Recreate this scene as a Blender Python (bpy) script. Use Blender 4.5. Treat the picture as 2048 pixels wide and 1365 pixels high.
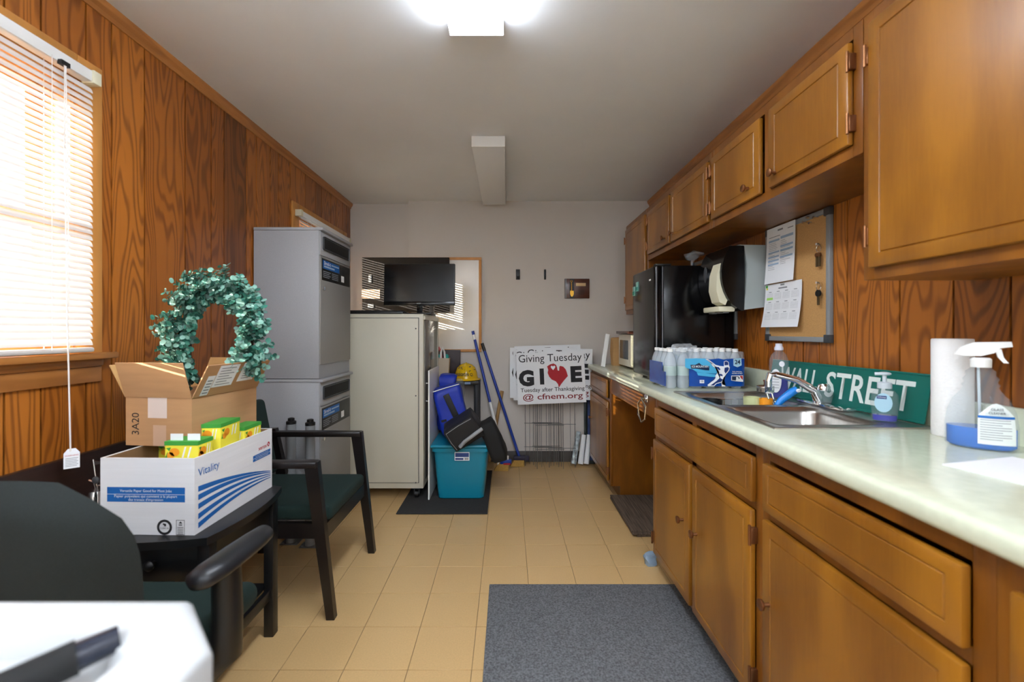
import bpy, bmesh, math, random
from mathutils import Vector, Matrix, Euler, noise
random.seed(7)
PI = math.pi
S = bpy.context.scene
C = S.collection
for o in list(bpy.data.objects): bpy.data.objects.remove(o)

# ------------------------------------------------------------ camera
W_PX, H_PX, F_PX = 2048, 1365, 874.0
cd = bpy.data.cameras.new('camera'); cam = bpy.data.objects.new('camera', cd); C.objects.link(cam)
cam.location = (0, 0, 1.211); cam.rotation_euler = (PI/2, 0, 0)
cd.sensor_width = 36; cd.lens = 36*F_PX/W_PX
cd.shift_x = (W_PX/2-1015)/W_PX; cd.shift_y = -(H_PX/2-663)/W_PX
cd.clip_start = 0.02
cd.dof.use_dof = True; cd.dof.focus_distance = 2.9; cd.dof.aperture_fstop = 2.8
S.camera = cam

# ------------------------------------------------------------ light of the place
world = bpy.data.worlds.new('sky'); S.world = world; world.use_nodes = True
nt = world.node_tree; bg = nt.nodes['Background']
sky = nt.nodes.new('ShaderNodeTexSky'); sky.sky_type = 'NISHITA'; sky.sun_disc = False
SUN_DIR = Vector((1.35, 1.0, -0.36)).normalized()
sky.sun_elevation = math.asin(-SUN_DIR.z); sky.sun_rotation = math.atan2(-SUN_DIR.x, -SUN_DIR.y)
sky.air_density = 1.0; sky.dust_density = 2.0
nt.links.new(sky.outputs[0], bg.inputs[0]); bg.inputs[1].default_value = 0.32
sd = bpy.data.lights.new('sun', 'SUN'); sd.energy = 8.0; sd.angle = 0.004; sd.color = (1, .93, .82)
sun = bpy.data.objects.new('sun', sd); C.objects.link(sun)
sun.rotation_euler = SUN_DIR.to_track_quat('-Z', 'Y').to_euler(); sun.location = (-6, -5, 4)
LAMP = 9.0          # emission of the lit fluorescent diffusers
vs = S.view_settings
vs.view_transform = 'Standard'; vs.look = 'None'; vs.gamma = 1; vs.use_curve_mapping = False
vs.exposure = 1.8

# ------------------------------------------------------------ materials
def lin(h):
    if isinstance(h, str):
        h = h.lstrip('#'); c = [int(h[i:i+2], 16)/255 for i in (0, 2, 4)]
        return tuple(x/12.92 if x <= .04045 else ((x+.055)/1.055)**2.4 for x in c)
    return tuple(h)
MATS = {}
def mat(name, col, rough=.5, metal=0, var=0, vscale=(8, 8, 8), bump=0, bscale=200, trans=0, alpha=None, emit=0, coat=0, spec=.5, transl=0):
    if name in MATS: return MATS[name]
    m = bpy.data.materials.new(name); m.use_nodes = True; MATS[name] = m
    n = m.node_tree.nodes; L = m.node_tree.links; p = n['Principled BSDF']
    c = lin(col)
    p.inputs['Base Color'].default_value = (*c, 1); p.inputs['Roughness'].default_value = rough
    p.inputs['Metallic'].default_value = metal; p.inputs['Specular IOR Level'].default_value = spec
    p.inputs['Coat Weight'].default_value = coat; p.inputs['Coat Roughness'].default_value = .15
    m.diffuse_color = (*c, 1)
    if trans:
        p.inputs['Transmission Weight'].default_value = trans; p.inputs['IOR'].default_value = 1.33
    if emit:
        p.inputs['Emission Color'].default_value = (*c, 1); p.inputs['Emission Strength'].default_value = emit
    if var or bump:
        tc = n.new('ShaderNodeTexCoord')
    if var:
        mp = n.new('ShaderNodeMapping'); mp.inputs['Scale'].default_value = vscale
        nz = n.new('ShaderNodeTexNoise'); nz.inputs['Scale'].default_value = 1; nz.inputs['Detail'].default_value = 5
        cr = n.new('ShaderNodeValToRGB')
        cr.color_ramp.elements[0].position = .3; cr.color_ramp.elements[1].position = .7
        cr.color_ramp.elements[0].color = (*[x*(1-var) for x in c], 1)
        cr.color_ramp.elements[1].color = (*[min(1, x*(1+var)) for x in c], 1)
        L.new(tc.outputs['Object'], mp.inputs[0]); L.new(mp.outputs[0], nz.inputs[0]); L.new(nz.outputs[0], cr.inputs[0])
        L.new(cr.outputs[0], p.inputs['Base Color'])
    if bump:
        nb = n.new('ShaderNodeTexNoise'); nb.inputs['Scale'].default_value = bscale; nb.inputs['Detail'].default_value = 3
        bp = n.new('ShaderNodeBump'); bp.inputs['Strength'].default_value = bump; bp.inputs['Distance'].default_value = .002
        L.new(tc.outputs['Object'], nb.inputs[0]); L.new(nb.outputs[0], bp.inputs['Height']); L.new(bp.outputs[0], p.inputs['Normal'])
    if alpha is not None or transl:
        out = n['Material Output']; mx = n.new('ShaderNodeMixShader')
        if transl:
            t = n.new('ShaderNodeBsdfTranslucent'); t.inputs[0].default_value = (*c, 1); mx.inputs[0].default_value = transl
        else:
            t = n.new('ShaderNodeBsdfTransparent'); t.inputs[0].default_value = (*[.5+.5*x for x in c], 1); mx.inputs[0].default_value = 1-alpha
        L.new(p.outputs[0], mx.inputs[1]); L.new(t.outputs[0], mx.inputs[2]); L.new(mx.outputs[0], out.inputs[0])
    return m

def wood(name, col, dark, rough=.35, k=16, sc=(9, 9, .9), lines=.75, tint=False, coat=.2, seed_obj=True):
    """plain-sawn grain: contour lines of a stretched noise, fine pores on top"""
    if name in MATS: return MATS[name]
    m = bpy.data.materials.new(name); m.use_nodes = True; MATS[name] = m
    n = m.node_tree.nodes; L = m.node_tree.links; p = n['Principled BSDF']
    p.inputs['Roughness'].default_value = rough; p.inputs['Coat Weight'].default_value = coat; p.inputs['Coat Roughness'].default_value = .25
    tc = n.new('ShaderNodeTexCoord'); oi = n.new('ShaderNodeObjectInfo')
    mp = n.new('ShaderNodeMapping'); mp.inputs['Scale'].default_value = sc
    ml = n.new('ShaderNodeMath'); ml.operation = 'MULTIPLY'; ml.inputs[1].default_value = 37 if seed_obj else 0
    cb = n.new('ShaderNodeCombineXYZ')
    L.new(oi.outputs['Random'], ml.inputs[0])
    for i in range(3): L.new(ml.outputs[0], cb.inputs[i])
    L.new(tc.outputs['Object'], mp.inputs[0]); L.new(cb.outputs[0], mp.inputs['Location'])
    nz = n.new('ShaderNodeTexNoise'); nz.inputs['Scale'].default_value = 1; nz.inputs['Detail'].default_value = 2.0; nz.inputs['Roughness'].default_value = .45
    L.new(mp.outputs[0], nz.inputs[0])
    mm = n.new('ShaderNodeMath'); mm.operation = 'MULTIPLY'; mm.inputs[1].default_value = k*2*PI; L.new(nz.outputs[0], mm.inputs[0])
    sn = n.new('ShaderNodeMath'); sn.operation = 'SINE'; L.new(mm.outputs[0], sn.inputs[0])
    cr = n.new('ShaderNodeValToRGB'); e = cr.color_ramp.elements
    e[0].position = .0; e[1].position = .62
    e[0].color = (0, 0, 0, 1); e[1].color = (1, 1, 1, 1)
    mr = n.new('ShaderNodeMapRange'); mr.inputs[1].default_value = -1; mr.inputs[2].default_value = 1
    L.new(sn.outputs[0], mr.inputs[0]); L.new(mr.outputs[0], cr.inputs[0])
    # pores
    mp2 = n.new('ShaderNodeMapping'); mp2.inputs['Scale'].default_value = (sc[0]*30, sc[1]*30, sc[2]*9)
    L.new(tc.outputs['Object'], mp2.inputs[0])
    n2 = n.new('ShaderNodeTexNoise'); n2.inputs['Scale'].default_value = 1; n2.inputs['Detail'].default_value = 2; L.new(mp2.outputs[0], n2.inputs[0])
    # broad patches
    n3 = n.new('ShaderNodeTexNoise'); n3.inputs['Scale'].default_value = 2.5; n3.inputs['Detail'].default_value = 2; L.new(mp.outputs[0], n3.inputs[0])
    ad = n.new('ShaderNodeMath'); ad.operation = 'MULTIPLY_ADD'; ad.inputs[1].default_value = .55; L.new(n2.outputs[0], ad.inputs[0])
    sb = n.new('ShaderNodeMath'); sb.operation = 'SUBTRACT'; sb.inputs[1].default_value = .27; L.new(ad.outputs[0], sb.inputs[0])
    L.new(cr.outputs[0], ad.inputs[2])
    ad2 = n.new('ShaderNodeMath'); ad2.operation = 'MULTIPLY_ADD'; ad2.inputs[1].default_value = .5; L.new(n3.outputs[0], ad2.inputs[0]); L.new(sb.outputs[0], ad2.inputs[2])
    sb2 = n.new('ShaderNodeMath'); sb2.operation = 'SUBTRACT'; sb2.inputs[1].default_value = .25; sb2.use_clamp = True; L.new(ad2.outputs[0], sb2.inputs[0])
    mr2 = n.new('ShaderNodeMapRange'); mr2.inputs[3].default_value = 1-lines; L.new(sb2.outputs[0], mr2.inputs[0])
    mx = n.new('ShaderNodeMix'); mx.data_type = 'RGBA'
    mx.inputs['A'].default_value = (*lin(dark), 1); mx.inputs['B'].default_value = (*lin(col), 1)
    L.new(mr2.outputs[0], mx.inputs['Factor'])
    last = mx.outputs['Result']
    if tint:
        mu = n.new('ShaderNodeMix'); mu.data_type = 'RGBA'; mu.blend_type = 'MULTIPLY'; mu.inputs['Factor'].default_value = 1
        L.new(last, mu.inputs['A']); L.new(oi.outputs['Color'], mu.inputs['B']); last = mu.outputs['Result']
    L.new(last, p.inputs['Base Color'])
    bp = n.new('ShaderNodeBump'); bp.inputs['Strength'].default_value = .12; bp.inputs['Distance'].default_value = .001
    L.new(sb2.outputs[0], bp.inputs['Height']); L.new(bp.outputs[0], p.inputs['Normal'])
    m.diffuse_color = (*lin(col), 1)
    return m

OAK = wood('oak_board', '#b8722a', '#64330f', tint=True, k=26, sc=(5.5, 5.5, .8), lines=.62)
OAKT = wood('oak_trim', '#b5763a', '#8a5222', k=5, sc=(3, 1, 12), lines=.5)
MAPLE = wood('cabinet_wood', '#a0681a', '#68390a', rough=.32, k=1.2, sc=(5, 5, 1.6), lines=.6, coat=.3)
MAPLEF = wood('cabinet_frame_wood', '#8f5614', '#5c3108', rough=.35, k=1.5, sc=(6, 6, 2), lines=.6, coat=.3)
CASING = mat('window_casing', '#c78a45', .45, var=.12, vscale=(20, 20, 2))
GROOVE = mat('panel_groove', '#2e1a0c', .8)
CEIL = mat('ceiling_paint', '#eceeef', .9, var=.02, vscale=(3, 3, 3), bump=.15, bscale=90)
PAINT = mat('greige_paint', '#d2cbc3', .85, var=.02, vscale=(2, 2, 2), bump=.1, bscale=120)
WPAINT = mat('bounce_white_paint', '#ecebe8', .85)  # white for the unseen near-end walls, added to bounce neutral fill light
BASEB = mat('vinyl_base', '#57534f', .6)
TILE = mat('floor_tile', '#d2ae78', .34, var=.05, vscale=(160, 160, 160), bump=.05, bscale=40)
GROUT = mat('tile_joint', '#957a50', .7)
LAMI = mat('laminate', '#d3d8bf', .16, var=.05, vscale=(40, 40, 40), coat=.2)
STEEL = mat('stainless', '#b9b7b2', .28, 1, var=.08, vscale=(3, 120, 3))
CHROME = mat('chrome', '#e6e6e6', .07, 1)
WIREM = mat('galvanised_wire', '#8d8f90', .4, .9)
BRONZE = mat('bronze_hardware', '#8a5c3a', .35, .8)
BLACKG = mat('gloss_black', '#070708', .16, spec=.35)
BLACKP = mat('black_plastic', '#0f0f10', .4)
BLACKM = mat('matte_black', '#121212', .8)
GREYP = mat('grey_plastic', '#8c8f90', .5)
DGREY = mat('dark_grey_plastic', '#3d3f42', .5)
WHITEP = mat('white_plastic', '#efefec', .35)
IVORY = mat('ivory_plastic', '#ded9bd', .4)
PAPER = mat('white_paper', '#eef0f2', .8)
INK = mat('black_ink', '#1d1d20', .7)
GINK = mat('grey_ink', '#84888e', .8)
LBLUE = mat('pale_blue_ink', '#9fb9d3', .8)
REDI = mat('red_ink', '#b3202a', .7)
BLUEI = mat('blue_ink', '#1463ae', .6)
GREENI = mat('green_ink', '#3c9a3a', .6)
YELLI = mat('yellow_ink', '#e9dc3d', .6)
ORANI = mat('orange_ink', '#f09a1c', .6)
MAROON = mat('maroon_ink', '#8a2a30', .7)
CARD = mat('cardboard', '#b98d62', .85, var=.06, vscale=(6, 6, 60))
CARDL = mat('cardboard_inside', '#c59a63', .85, var=.05, vscale=(6, 6, 60))
TAPE = mat('packing_tape', '#c8a488', .35)
WCARD = mat('white_carton', '#e3e4e6', .6, var=.03, vscale=(3, 3, 120))
BROWNIN = mat('carton_inside', '#8b6a46', .9)
GREYM = mat('grey_powdercoat', '#a3a5a8', .55, var=.05, vscale=(250, 250, 250))
GREYF = mat('grey_door_panel', '#8f8d89', .5, var=.03, vscale=(200, 200, 200))
CREAM = mat('cream_metal', '#c9c4b1', .45)
ESPR = mat('espresso_wood', '#130d0c', .35, var=.2, vscale=(20, 20, 3), coat=.15)
TBLK = mat('black_table_wood', '#0f1012', .35, var=.15, vscale=(60, 6, 60))
GFAB = mat('green_fabric', '#0d2622', .9, var=.15, vscale=(300, 300, 300), bump=.3, bscale=600)
GFAB2 = mat('dark_green_fabric', '#141b19', .85, var=.2, vscale=(300, 300, 300), bump=.3, bscale=600)
RUG = mat('rug_pile', '#686a6c', .95, var=.5, vscale=(140, 140, 140), bump=.8, bscale=300)
MATB = mat('black_mat', '#2c2b2a', .95, var=.25, vscale=(200, 200, 200), bump=.6, bscale=400)
CORK = mat('cork', '#c1935a', .9, var=.12, vscale=(220, 220, 220), bump=.3, bscale=300)
TEAL = mat('teal_plastic', '#0b7f99', .35)
BLUEF = mat('blue_nylon', '#0b2fa6', .5, var=.1, vscale=(14, 14, 14), bump=.4, bscale=30)
BLKF = mat('black_nylon', '#19191b', .6, var=.15, vscale=(20, 20, 20), bump=.4, bscale=40)
SILV = mat('silver_trim', '#9a9da0', .5)
SIGNG = mat('sign_green', '#02665a', .35)
SIGNW = mat('sign_white', '#dfe8e2', .4)
GLASS = mat('clear_plastic', '#eef3f5', .06, alpha=.09)
PANE = mat('window_glass', '#f4f8fa', .03, alpha=.06)
FILM = mat('shrink_film', '#f2f7fb', .12, alpha=.22)
BLUEL = mat('blue_liquid', '#0a16a8', .1, alpha=.95)
CYANL = mat('cyan_liquid', '#0070d4', .1, alpha=.95)
SLAT = mat('blind_slat', '#dcd5d0', .45, transl=.03)
CORDM = mat('white_cord', '#ece7e2', .7)
DIFFL = mat('lit_diffuser', '#e9f2ff', .5, emit=LAMP)
DIFFO = mat('diffuser', '#eceeee', .35, bump=.3, bscale=400)
LEAF = [mat('leaf_%s' % n, c, .5, transl=.15) for n, c in (('dark', '#24594b'), ('mid', '#3f8270'), ('pale', '#86b5a4'), ('grey', '#5d7d75'))]
GOLD = mat('gold', '#d9a441', .3, .9)
WALN = mat('walnut', '#4d2310', .35, var=.3, vscale=(6, 6, 30), coat=.4)
HHAT = mat('yellow_shell', '#f0c205', .25, coat=.3)
BPOLE = mat('blue_pole', '#123a9e', .35)
STRAW = mat('broom_bristle', '#b98f45', .9, var=.3, vscale=(300, 300, 20))
WOODH = mat('raw_wood', '#a98352', .7, var=.15, vscale=(40, 40, 4))
PANELF = mat('woven_panel', '#2b2725', .9, var=.3, vscale=(350, 3, 12))
WBOARD = mat('whiteboard', '#e6e2da', .18)
PINK = mat('pink_felt', '#e56f77', .8)
TEALB = mat('teal_ball', '#1fa39a', .4)
TANF = mat('tan_canvas', '#c9b9a2', .9)
PETAL = mat('cream_petal', '#e5e3c3', .8)
DKWOOD = mat('dark_wood_board', '#291915', .4, var=.2, vscale=(3, 8, 60))

# ------------------------------------------------------------ builders
class B:
    def __init__(s): s.bm = bmesh.new()
    def _mv(s, verts, M):
        if M is not None: bmesh.ops.transform(s.bm, matrix=M, verts=verts)
    def box(s, x0, x1, y0, y1, z0, z1, bev=0, seg=2, M=None):
        r = bmesh.ops.create_cube(s.bm, size=1); v = r['verts']
        bmesh.ops.transform(s.bm, matrix=Matrix.Translation(((x0+x1)/2, (y0+y1)/2, (z0+z1)/2)) @ Matrix.Diagonal((abs(x1-x0), abs(y1-y0), abs(z1-z0), 1)), verts=v)
        if bev:
            e = list({e for q in v for e in q.link_edges})
            r = bmesh.ops.bevel(s.bm, geom=e, offset=bev, segments=seg, affect='EDGES', profile=.5)
            v = list({q for f in r['faces'] for q in f.verts})
        s._mv(v, M); return s
    def cyl(s, p0, p1, r0, r1=None, seg=20, cap=True, M=None):
        p0 = Vector(p0); p1 = Vector(p1); d = p1-p0
        r = bmesh.ops.create_cone(s.bm, cap_ends=cap, segments=seg, radius1=r0, radius2=r0 if r1 is None else r1, depth=d.length)
        T = Matrix.Translation((p0+p1)/2) @ d.to_track_quat('Z', 'Y').to_matrix().to_4x4()
        bmesh.ops.transform(s.bm, matrix=T, verts=r['verts']); s._mv(r['verts'], M); return s
    def sph(s, c, r, sc=(1, 1, 1), u=20, v=12, M=None):
        q = bmesh.ops.create_uvsphere(s.bm, u_segments=u, v_segments=v, radius=r)
        bmesh.ops.transform(s.bm, matrix=Matrix.Translation(c) @ Matrix.Diagonal((*sc, 1)), verts=q['verts']); s._mv(q['verts'], M); return s
    def lathe(s, prof, c=(0, 0, 0), seg=28, sc=(1, 1), M=None):
        rings = []; vs_ = []
        for r, z in prof:
            ring = [s.bm.verts.new((c[0]+r*sc[0]*math.cos(2*PI*i/seg), c[1]+r*sc[1]*math.sin(2*PI*i/seg), c[2]+z)) for i in range(seg)]
            rings.append(ring); vs_ += ring
        for a, b in zip(rings, rings[1:]):
            for i in range(seg): s.bm.faces.new((a[i], a[(i+1) % seg], b[(i+1) % seg], b[i]))
        s.bm.faces.new(rings[0][::-1]); s.bm.faces.new(rings[-1]); s._mv(vs_, M); return s
    def tube(s, pts, r, seg=8, closed=False, M=None):
        pts = [Vector(p) for p in pts]; n = len(pts); rings = []; vs_ = []
        rr = r if isinstance(r, (list, tuple)) else [r]*n
        for i, p in enumerate(pts):
            a = pts[i-1] if (i or closed) else p; b = pts[(i+1) % n] if (i < n-1 or closed) else p
            q = (b-a).to_track_quat('Z', 'Y').to_matrix()
            ring = [s.bm.verts.new(p + q @ Vector((rr[i]*math.cos(2*PI*k/seg), rr[i]*math.sin(2*PI*k/seg), 0))) for k in range(seg)]
            rings.append(ring); vs_ += ring
        pairs = list(zip(rings, rings[1:])) + ([(rings[-1], rings[0])] if closed else [])
        for a, b in pairs:
            # match the closest rotation so sharp bends do not twist
            k0 = min(range(seg), key=lambda k: (a[0].co-b[k].co).length)
            for i in range(seg): s.bm.faces.new((a[i], a[(i+1) % seg], b[(i+1+k0) % seg], b[(i+k0) % seg]))
        if not closed:
            s.bm.faces.new(rings[0][::-1]); s.bm.faces.new(rings[-1])
        s._mv(vs_, M); return s
    def prism(s, poly, h0, h1, M=None):
        """2-D polygon in XY extruded from z=h0 to h1"""
        a = [s.bm.verts.new((x, y, h0)) for x, y in poly]; b = [s.bm.verts.new((x, y, h1)) for x, y in poly]; n = len(poly)
        s.bm.faces.new(a[::-1]); s.bm.faces.new(b)
        for i in range(n): s.bm.faces.new((a[i], a[(i+1) % n], b[(i+1) % n], b[i]))
        s._mv(a+b, M); return s
    def quad(s, *pts):
        s.bm.faces.new([s.bm.verts.new(p) for p in pts]); return s
    def soft(s, w, d, h, n=6, rnd=.35, amp=.01, fr=6, seed=0, M=None):
        """rounded, slightly crumpled box standing on z=0"""
        v = []
        for ax in range(3):
            for sg in (-1, 1):
                gd = [[None]*(n+2) for _ in range(n+2)]
                for i in range(n+2):
                    for j in range(n+2):
                        c = [0, 0, 0]; c[ax] = sg; c[(ax+1) % 3] = -1+2*i/(n+1); c[(ax+2) % 3] = -1+2*j/(n+1)
                        gd[i][j] = s.bm.verts.new(c); v.append(gd[i][j])
                for i in range(n+1):
                    for j in range(n+1): s.bm.faces.new((gd[i][j], gd[i+1][j], gd[i+1][j+1], gd[i][j+1]))
        for q in v:
            c = q.co; m = max(abs(c.x), abs(c.y), abs(c.z)); sp = c.normalized()*1.12
            k = rnd*(sorted((abs(c.x), abs(c.y), abs(c.z)))[1])**4
            c = c.lerp(sp, k)
            p = Vector((c.x*w/2, c.y*d/2, c.z*h/2))
            p += noise.noise_vector(p*fr+Vector((seed*3.1, seed, 0)))*amp
            q.co = p + Vector((0, 0, h/2))
        s._mv(v, M); bmesh.ops.remove_doubles(s.bm, verts=v, dist=1e-5); return s
    def mesh(s, name, m, angle=38, smooth=True):
        me = bpy.data.meshes.new(name); bmesh.ops.recalc_face_normals(s.bm, faces=s.bm.faces); s.bm.to_mesh(me); s.bm.free()
        for x in (m if isinstance(m, (list, tuple)) else [m]): me.materials.append(x)
        if smooth:
            me.polygons.foreach_set('use_smooth', [True]*len(me.polygons)); me.set_sharp_from_angle(angle=math.radians(angle))
        return me
def wloc(o):
    v = Vector((0, 0, 0))
    while o: v += o.location; o = o.parent
    return v
def link(name, me, parent=None):
    o = bpy.data.objects.new(name, me); C.objects.link(o); o.parent = parent; return o
def part(name, b, m, parent, local=False, **k):
    """mesh child; b is in world coordinates unless local"""
    me = b.mesh(name, m, **k)
    if not local: me.transform(Matrix.Translation(-wloc(parent)))
    return link(name, me, parent)
def tag(o, label, cat, group=None):
    o['label'] = label; o['category'] = cat
    if group: o['group'] = group
    return o
def thing(name, label, cat, loc=(0, 0, 0), rot=None, group=None):
    o = bpy.data.objects.new(name, None); C.objects.link(o); o.location = loc; o.empty_display_size = .1
    if rot: o.rotation_euler = rot
    return tag(o, label, cat, group)
def single(name, b, m, label, cat, group=None, **k):
    me = b.mesh(name, m, **k)
    xs = [v.co.x for v in me.vertices]; ys = [v.co.y for v in me.vertices]; zs = [v.co.z for v in me.vertices]
    c = Vector(((min(xs)+max(xs))/2, (min(ys)+max(ys))/2, min(zs)))
    me.transform(Matrix.Translation(-c)); o = link(name, me); o.location = c
    return tag(o, label, cat, group)
def struct(name, b, m, label=None, parent=None, **k):
    o = link(name, b.mesh(name, m, **k), parent); o['kind'] = 'structure'
    if label: o['label'] = label
    if not parent: o['category'] = name.split('_')[0]
    return o
def dup(root, loc=None, rot=None, label=None):
    r = root.copy(); C.objects.link(r)
    if loc is not None: r.location = loc
    if rot is not None: r.rotation_euler = rot
    if label: r['label'] = label
    def rec(src, dst):
        for ch in list(src.children):
            c = ch.copy(); C.objects.link(c); c.parent = dst; rec(ch, c)
    rec(root, r); return r
def frame(o, u, v):
    """matrix taking (x,y,0) on a sheet to the world: o centre, u right, v up"""
    u = Vector(u).normalized(); v = Vector(v).normalized(); w = u.cross(v)
    M = Matrix((u, v, w)).transposed().to_4x4(); M.translation = Vector(o); return M
def text_mesh(body, w=None, h=None, bold=0, align='C', spacing=1):
    cu = bpy.data.curves.new('t', 'FONT'); cu.body = body; cu.size = 1; cu.offset = bold; cu.resolution_u = 3; cu.space_character = spacing
    ob = bpy.data.objects.new('t', cu); C.objects.link(ob); bpy.context.view_layer.update()
    me = bpy.data.meshes.new_from_object(ob.evaluated_get(bpy.context.evaluated_depsgraph_get()))
    bpy.data.objects.remove(ob); bpy.data.curves.remove(cu)
    xs = [v.co.x for v in me.vertices]; ys = [v.co.y for v in me.vertices]
    bw = max(xs)-min(xs); bh = max(ys)-min(ys)
    sx = w/bw if w else h/bh; sy = h/bh if h else sx
    ox = {'C': (max(xs)+min(xs))/2, 'L': min(xs)}[align]
    me.transform(Matrix.Diagonal((sx, sy, 1, 1)) @ Matrix.Translation((-ox, -(max(ys)+min(ys))/2, 0)))
    return me
def text(body, m, parent, F, x, y, w=None, h=None, off=.0008, local=False, **k):
    me = text_mesh(body, w, h, **k); me.transform(F @ Matrix.Translation((x, y, off)))
    if not local: me.transform(Matrix.Translation(-wloc(parent)))
    me.materials.append(m); return link('lettering', me, parent)
def sheet(polys, F, off=.0006):
    """flat print: list of 2-D polygons placed on the sheet F"""
    b = B()
    for p in polys: b.quad(*[F @ Vector((x, y, off)) for x, y in p])
    return b
def rect(x0, x1, y0, y1): return [(x0, y0), (x1, y0), (x1, y1), (x0, y1)]
def ell(cx, cy, rx, ry, n=20): return [(cx+rx*math.cos(2*PI*i/n), cy+ry*math.sin(2*PI*i/n)) for i in range(n)]

XL, XR, YB, YB2, YR, ZC = -1.49, 1.32, 4.055, 4.144, -3.6, 2.42
# ============================================================ THE ROOM
b = B().box(XL-.1, XR+.1, YR-.1, YB2+.1, -.12, -.0025)
floor = struct('floor', b, GROUT, 'beige square vinyl floor tiles with fine darker joints')
T = .2286; gx0 = .1006; gy0 = 2.019
tile_cache = {}
for i in range(-8, 8):
    for j in range(-10, 11):
        x0, x1 = gx0+i*T, gx0+(i+1)*T; y0, y1 = gy0+j*T, gy0+(j+1)*T
        x0, x1 = max(x0, XL), min(x1, XR); y0, y1 = max(y0, .3), min(y1, YB2 if x0 < -.95 else YB)
        if x1-x0 < .02 or y1-y0 < .02: continue
        key = (round(x1-x0, 3), round(y1-y0, 3))
        if key not in tile_cache:
            g = .0015
            tile_cache[key] = B().box(-key[0]/2+g, key[0]/2-g, -key[1]/2+g, key[1]/2-g, -.004, 0, bev=.0008, seg=1).mesh('tile', TILE)
        t = link('tile', tile_cache[key], floor); t.location = ((x0+x1)/2, (y0+y1)/2, 0)
struct('ceiling', B().box(XL-.1, XR+.1, YR-.1, YB2+.1, ZC, ZC+.1), CEIL, 'flat pale grey painted ceiling')

# windows in the left wall: (y0, y1, z0, z1)
WIN = [(.62, 1.50, 1.135, 2.07), (3.10, 3.93, 1.135, 2.02)]
def wall_with_holes(b, x0, x1, ya, yb, za, zb, holes):
    ys = ya
    for (h0, h1, z0, z1) in holes:
        b.box(x0, x1, ys, h0, za, zb); b.box(x0, x1, h0, h1, za, z0); b.box(x0, x1, h0, h1, z1, zb); ys = h1
    b.box(x0, x1, ys, yb, za, zb); return b
wl = struct('wall_left', wall_with_holes(B(), XL-.12, XL-.006, .3, YB2+.1, 0, ZC, WIN), GROOVE, 'left wall of vertical oak panelling with dark grooves')
wr = struct('wall_right', B().box(XR+.006, XR+.1, .3, YB2+.1, 0, ZC), GROOVE, 'right wall of vertical oak panelling behind the cabinets')
struct('wall_back', B().box(-.92, XR+.1, YB, YB+.2, 0, ZC).box(XL-.1, -.92, YB2, YB2+.11, 0, ZC), PAINT, 'plain greige painted end wall with a shallow step')
struct('wall_rear', B().box(XL-.1, XR+.1, YR-.1, YR, 0, ZC), WPAINT, 'unseen wall at the near end of the room, added in white to bounce light')  # near end of the room added in white to throw light forward
for nm, xa, xb_ in (('wall_left_near', XL-.12, XL), ('wall_right_near', XR, XR+.1)):
    struct(nm, B().box(xa, xb_, YR, .3, 0, ZC), WPAINT, 'unseen side wall at the near end of the room, added in white to bounce light')
struct('ground_outside', B().box(-30, XL-.6, -20, 25, -.6, -.5), mat('bounce_ground', '#8a867e', .9), 'pale ground plane added outside the windows to reflect light')  # pale plane added so the view below the horizon stays bright
TINTS = {'a': (1, .93, .8), 'b': (.8, .7, .6), 'c': (.63, .52, .44), 'd': (.42, .34, .32), 'e': (.9, .8, .68), 'f': (.75, .6, .5)}
def board(parent, y0, y1, x_in, sgn, rects, tint):
    b = B(); g = .0032; cy = (y0+y1)/2
    for (a0, a1, z0, z1) in rects:
        b.box(x_in, x_in+sgn*.0065, a0+(g if a0 <= y0+1e-4 else 0), a1-(g if a1 >= y1-1e-4 else 0), z0, z1)
    me = b.mesh('board', OAK, smooth=False); me.transform(Matrix.Translation((0, -cy, 0)))
    o = link('board', me, parent); o.location = (0, cy, 0); o.color = (*tint, 1)
gl = [.30, .45, .55, .70, .925, 1.10, 1.20, 1.293, 1.395, 1.544, 1.644, 1.793, 2.019, 2.196, 2.296, 2.494, 2.591, 2.741, 2.843, 2.993, 3.215, 3.39, 3.5, 3.683, 3.796, 3.945, 4.04, YB2]
tl = 'abecfbaabeabccdbebeabcbeabfe'
for k, (y0, y1) in enumerate(zip(gl, gl[1:])):
    rs = [(y0, y1, 0, ZC)]
    for (h0, h1, z0, z1) in WIN:
        new = []
        for (a, c, p, q) in rs:
            lo, hi = max(a, h0), min(c, h1)
            if lo >= hi: new.append((a, c, p, q)); continue
            if a < lo: new.append((a, lo, p, q))
            if hi < c: new.append((hi, c, p, q))
            new += [(lo, hi, p, z0), (lo, hi, z1, q)]
        rs = new
    board(wl, y0, y1, XL-.006, 1, rs, TINTS[tl[k]])
gr = [.30, .45, .60, .78, .88, 1.0, 1.146, 1.293, 1.47, 1.697, 1.849, 1.949, 2.105, 2.21, 2.408, 2.56, 2.66, 2.81, 3.03, 3.21, 3.31, 3.5, 3.6, 3.75, 3.9, YB]
tr = 'ebacebcbeabefecbaebcabecbb'
for k, (y0, y1) in enumerate(zip(gr, gr[1:])):
    board(wr, y0, y1, XR+.006, -1, [(y0, y1, 0, ZC)], TINTS[tr[k]])
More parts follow.
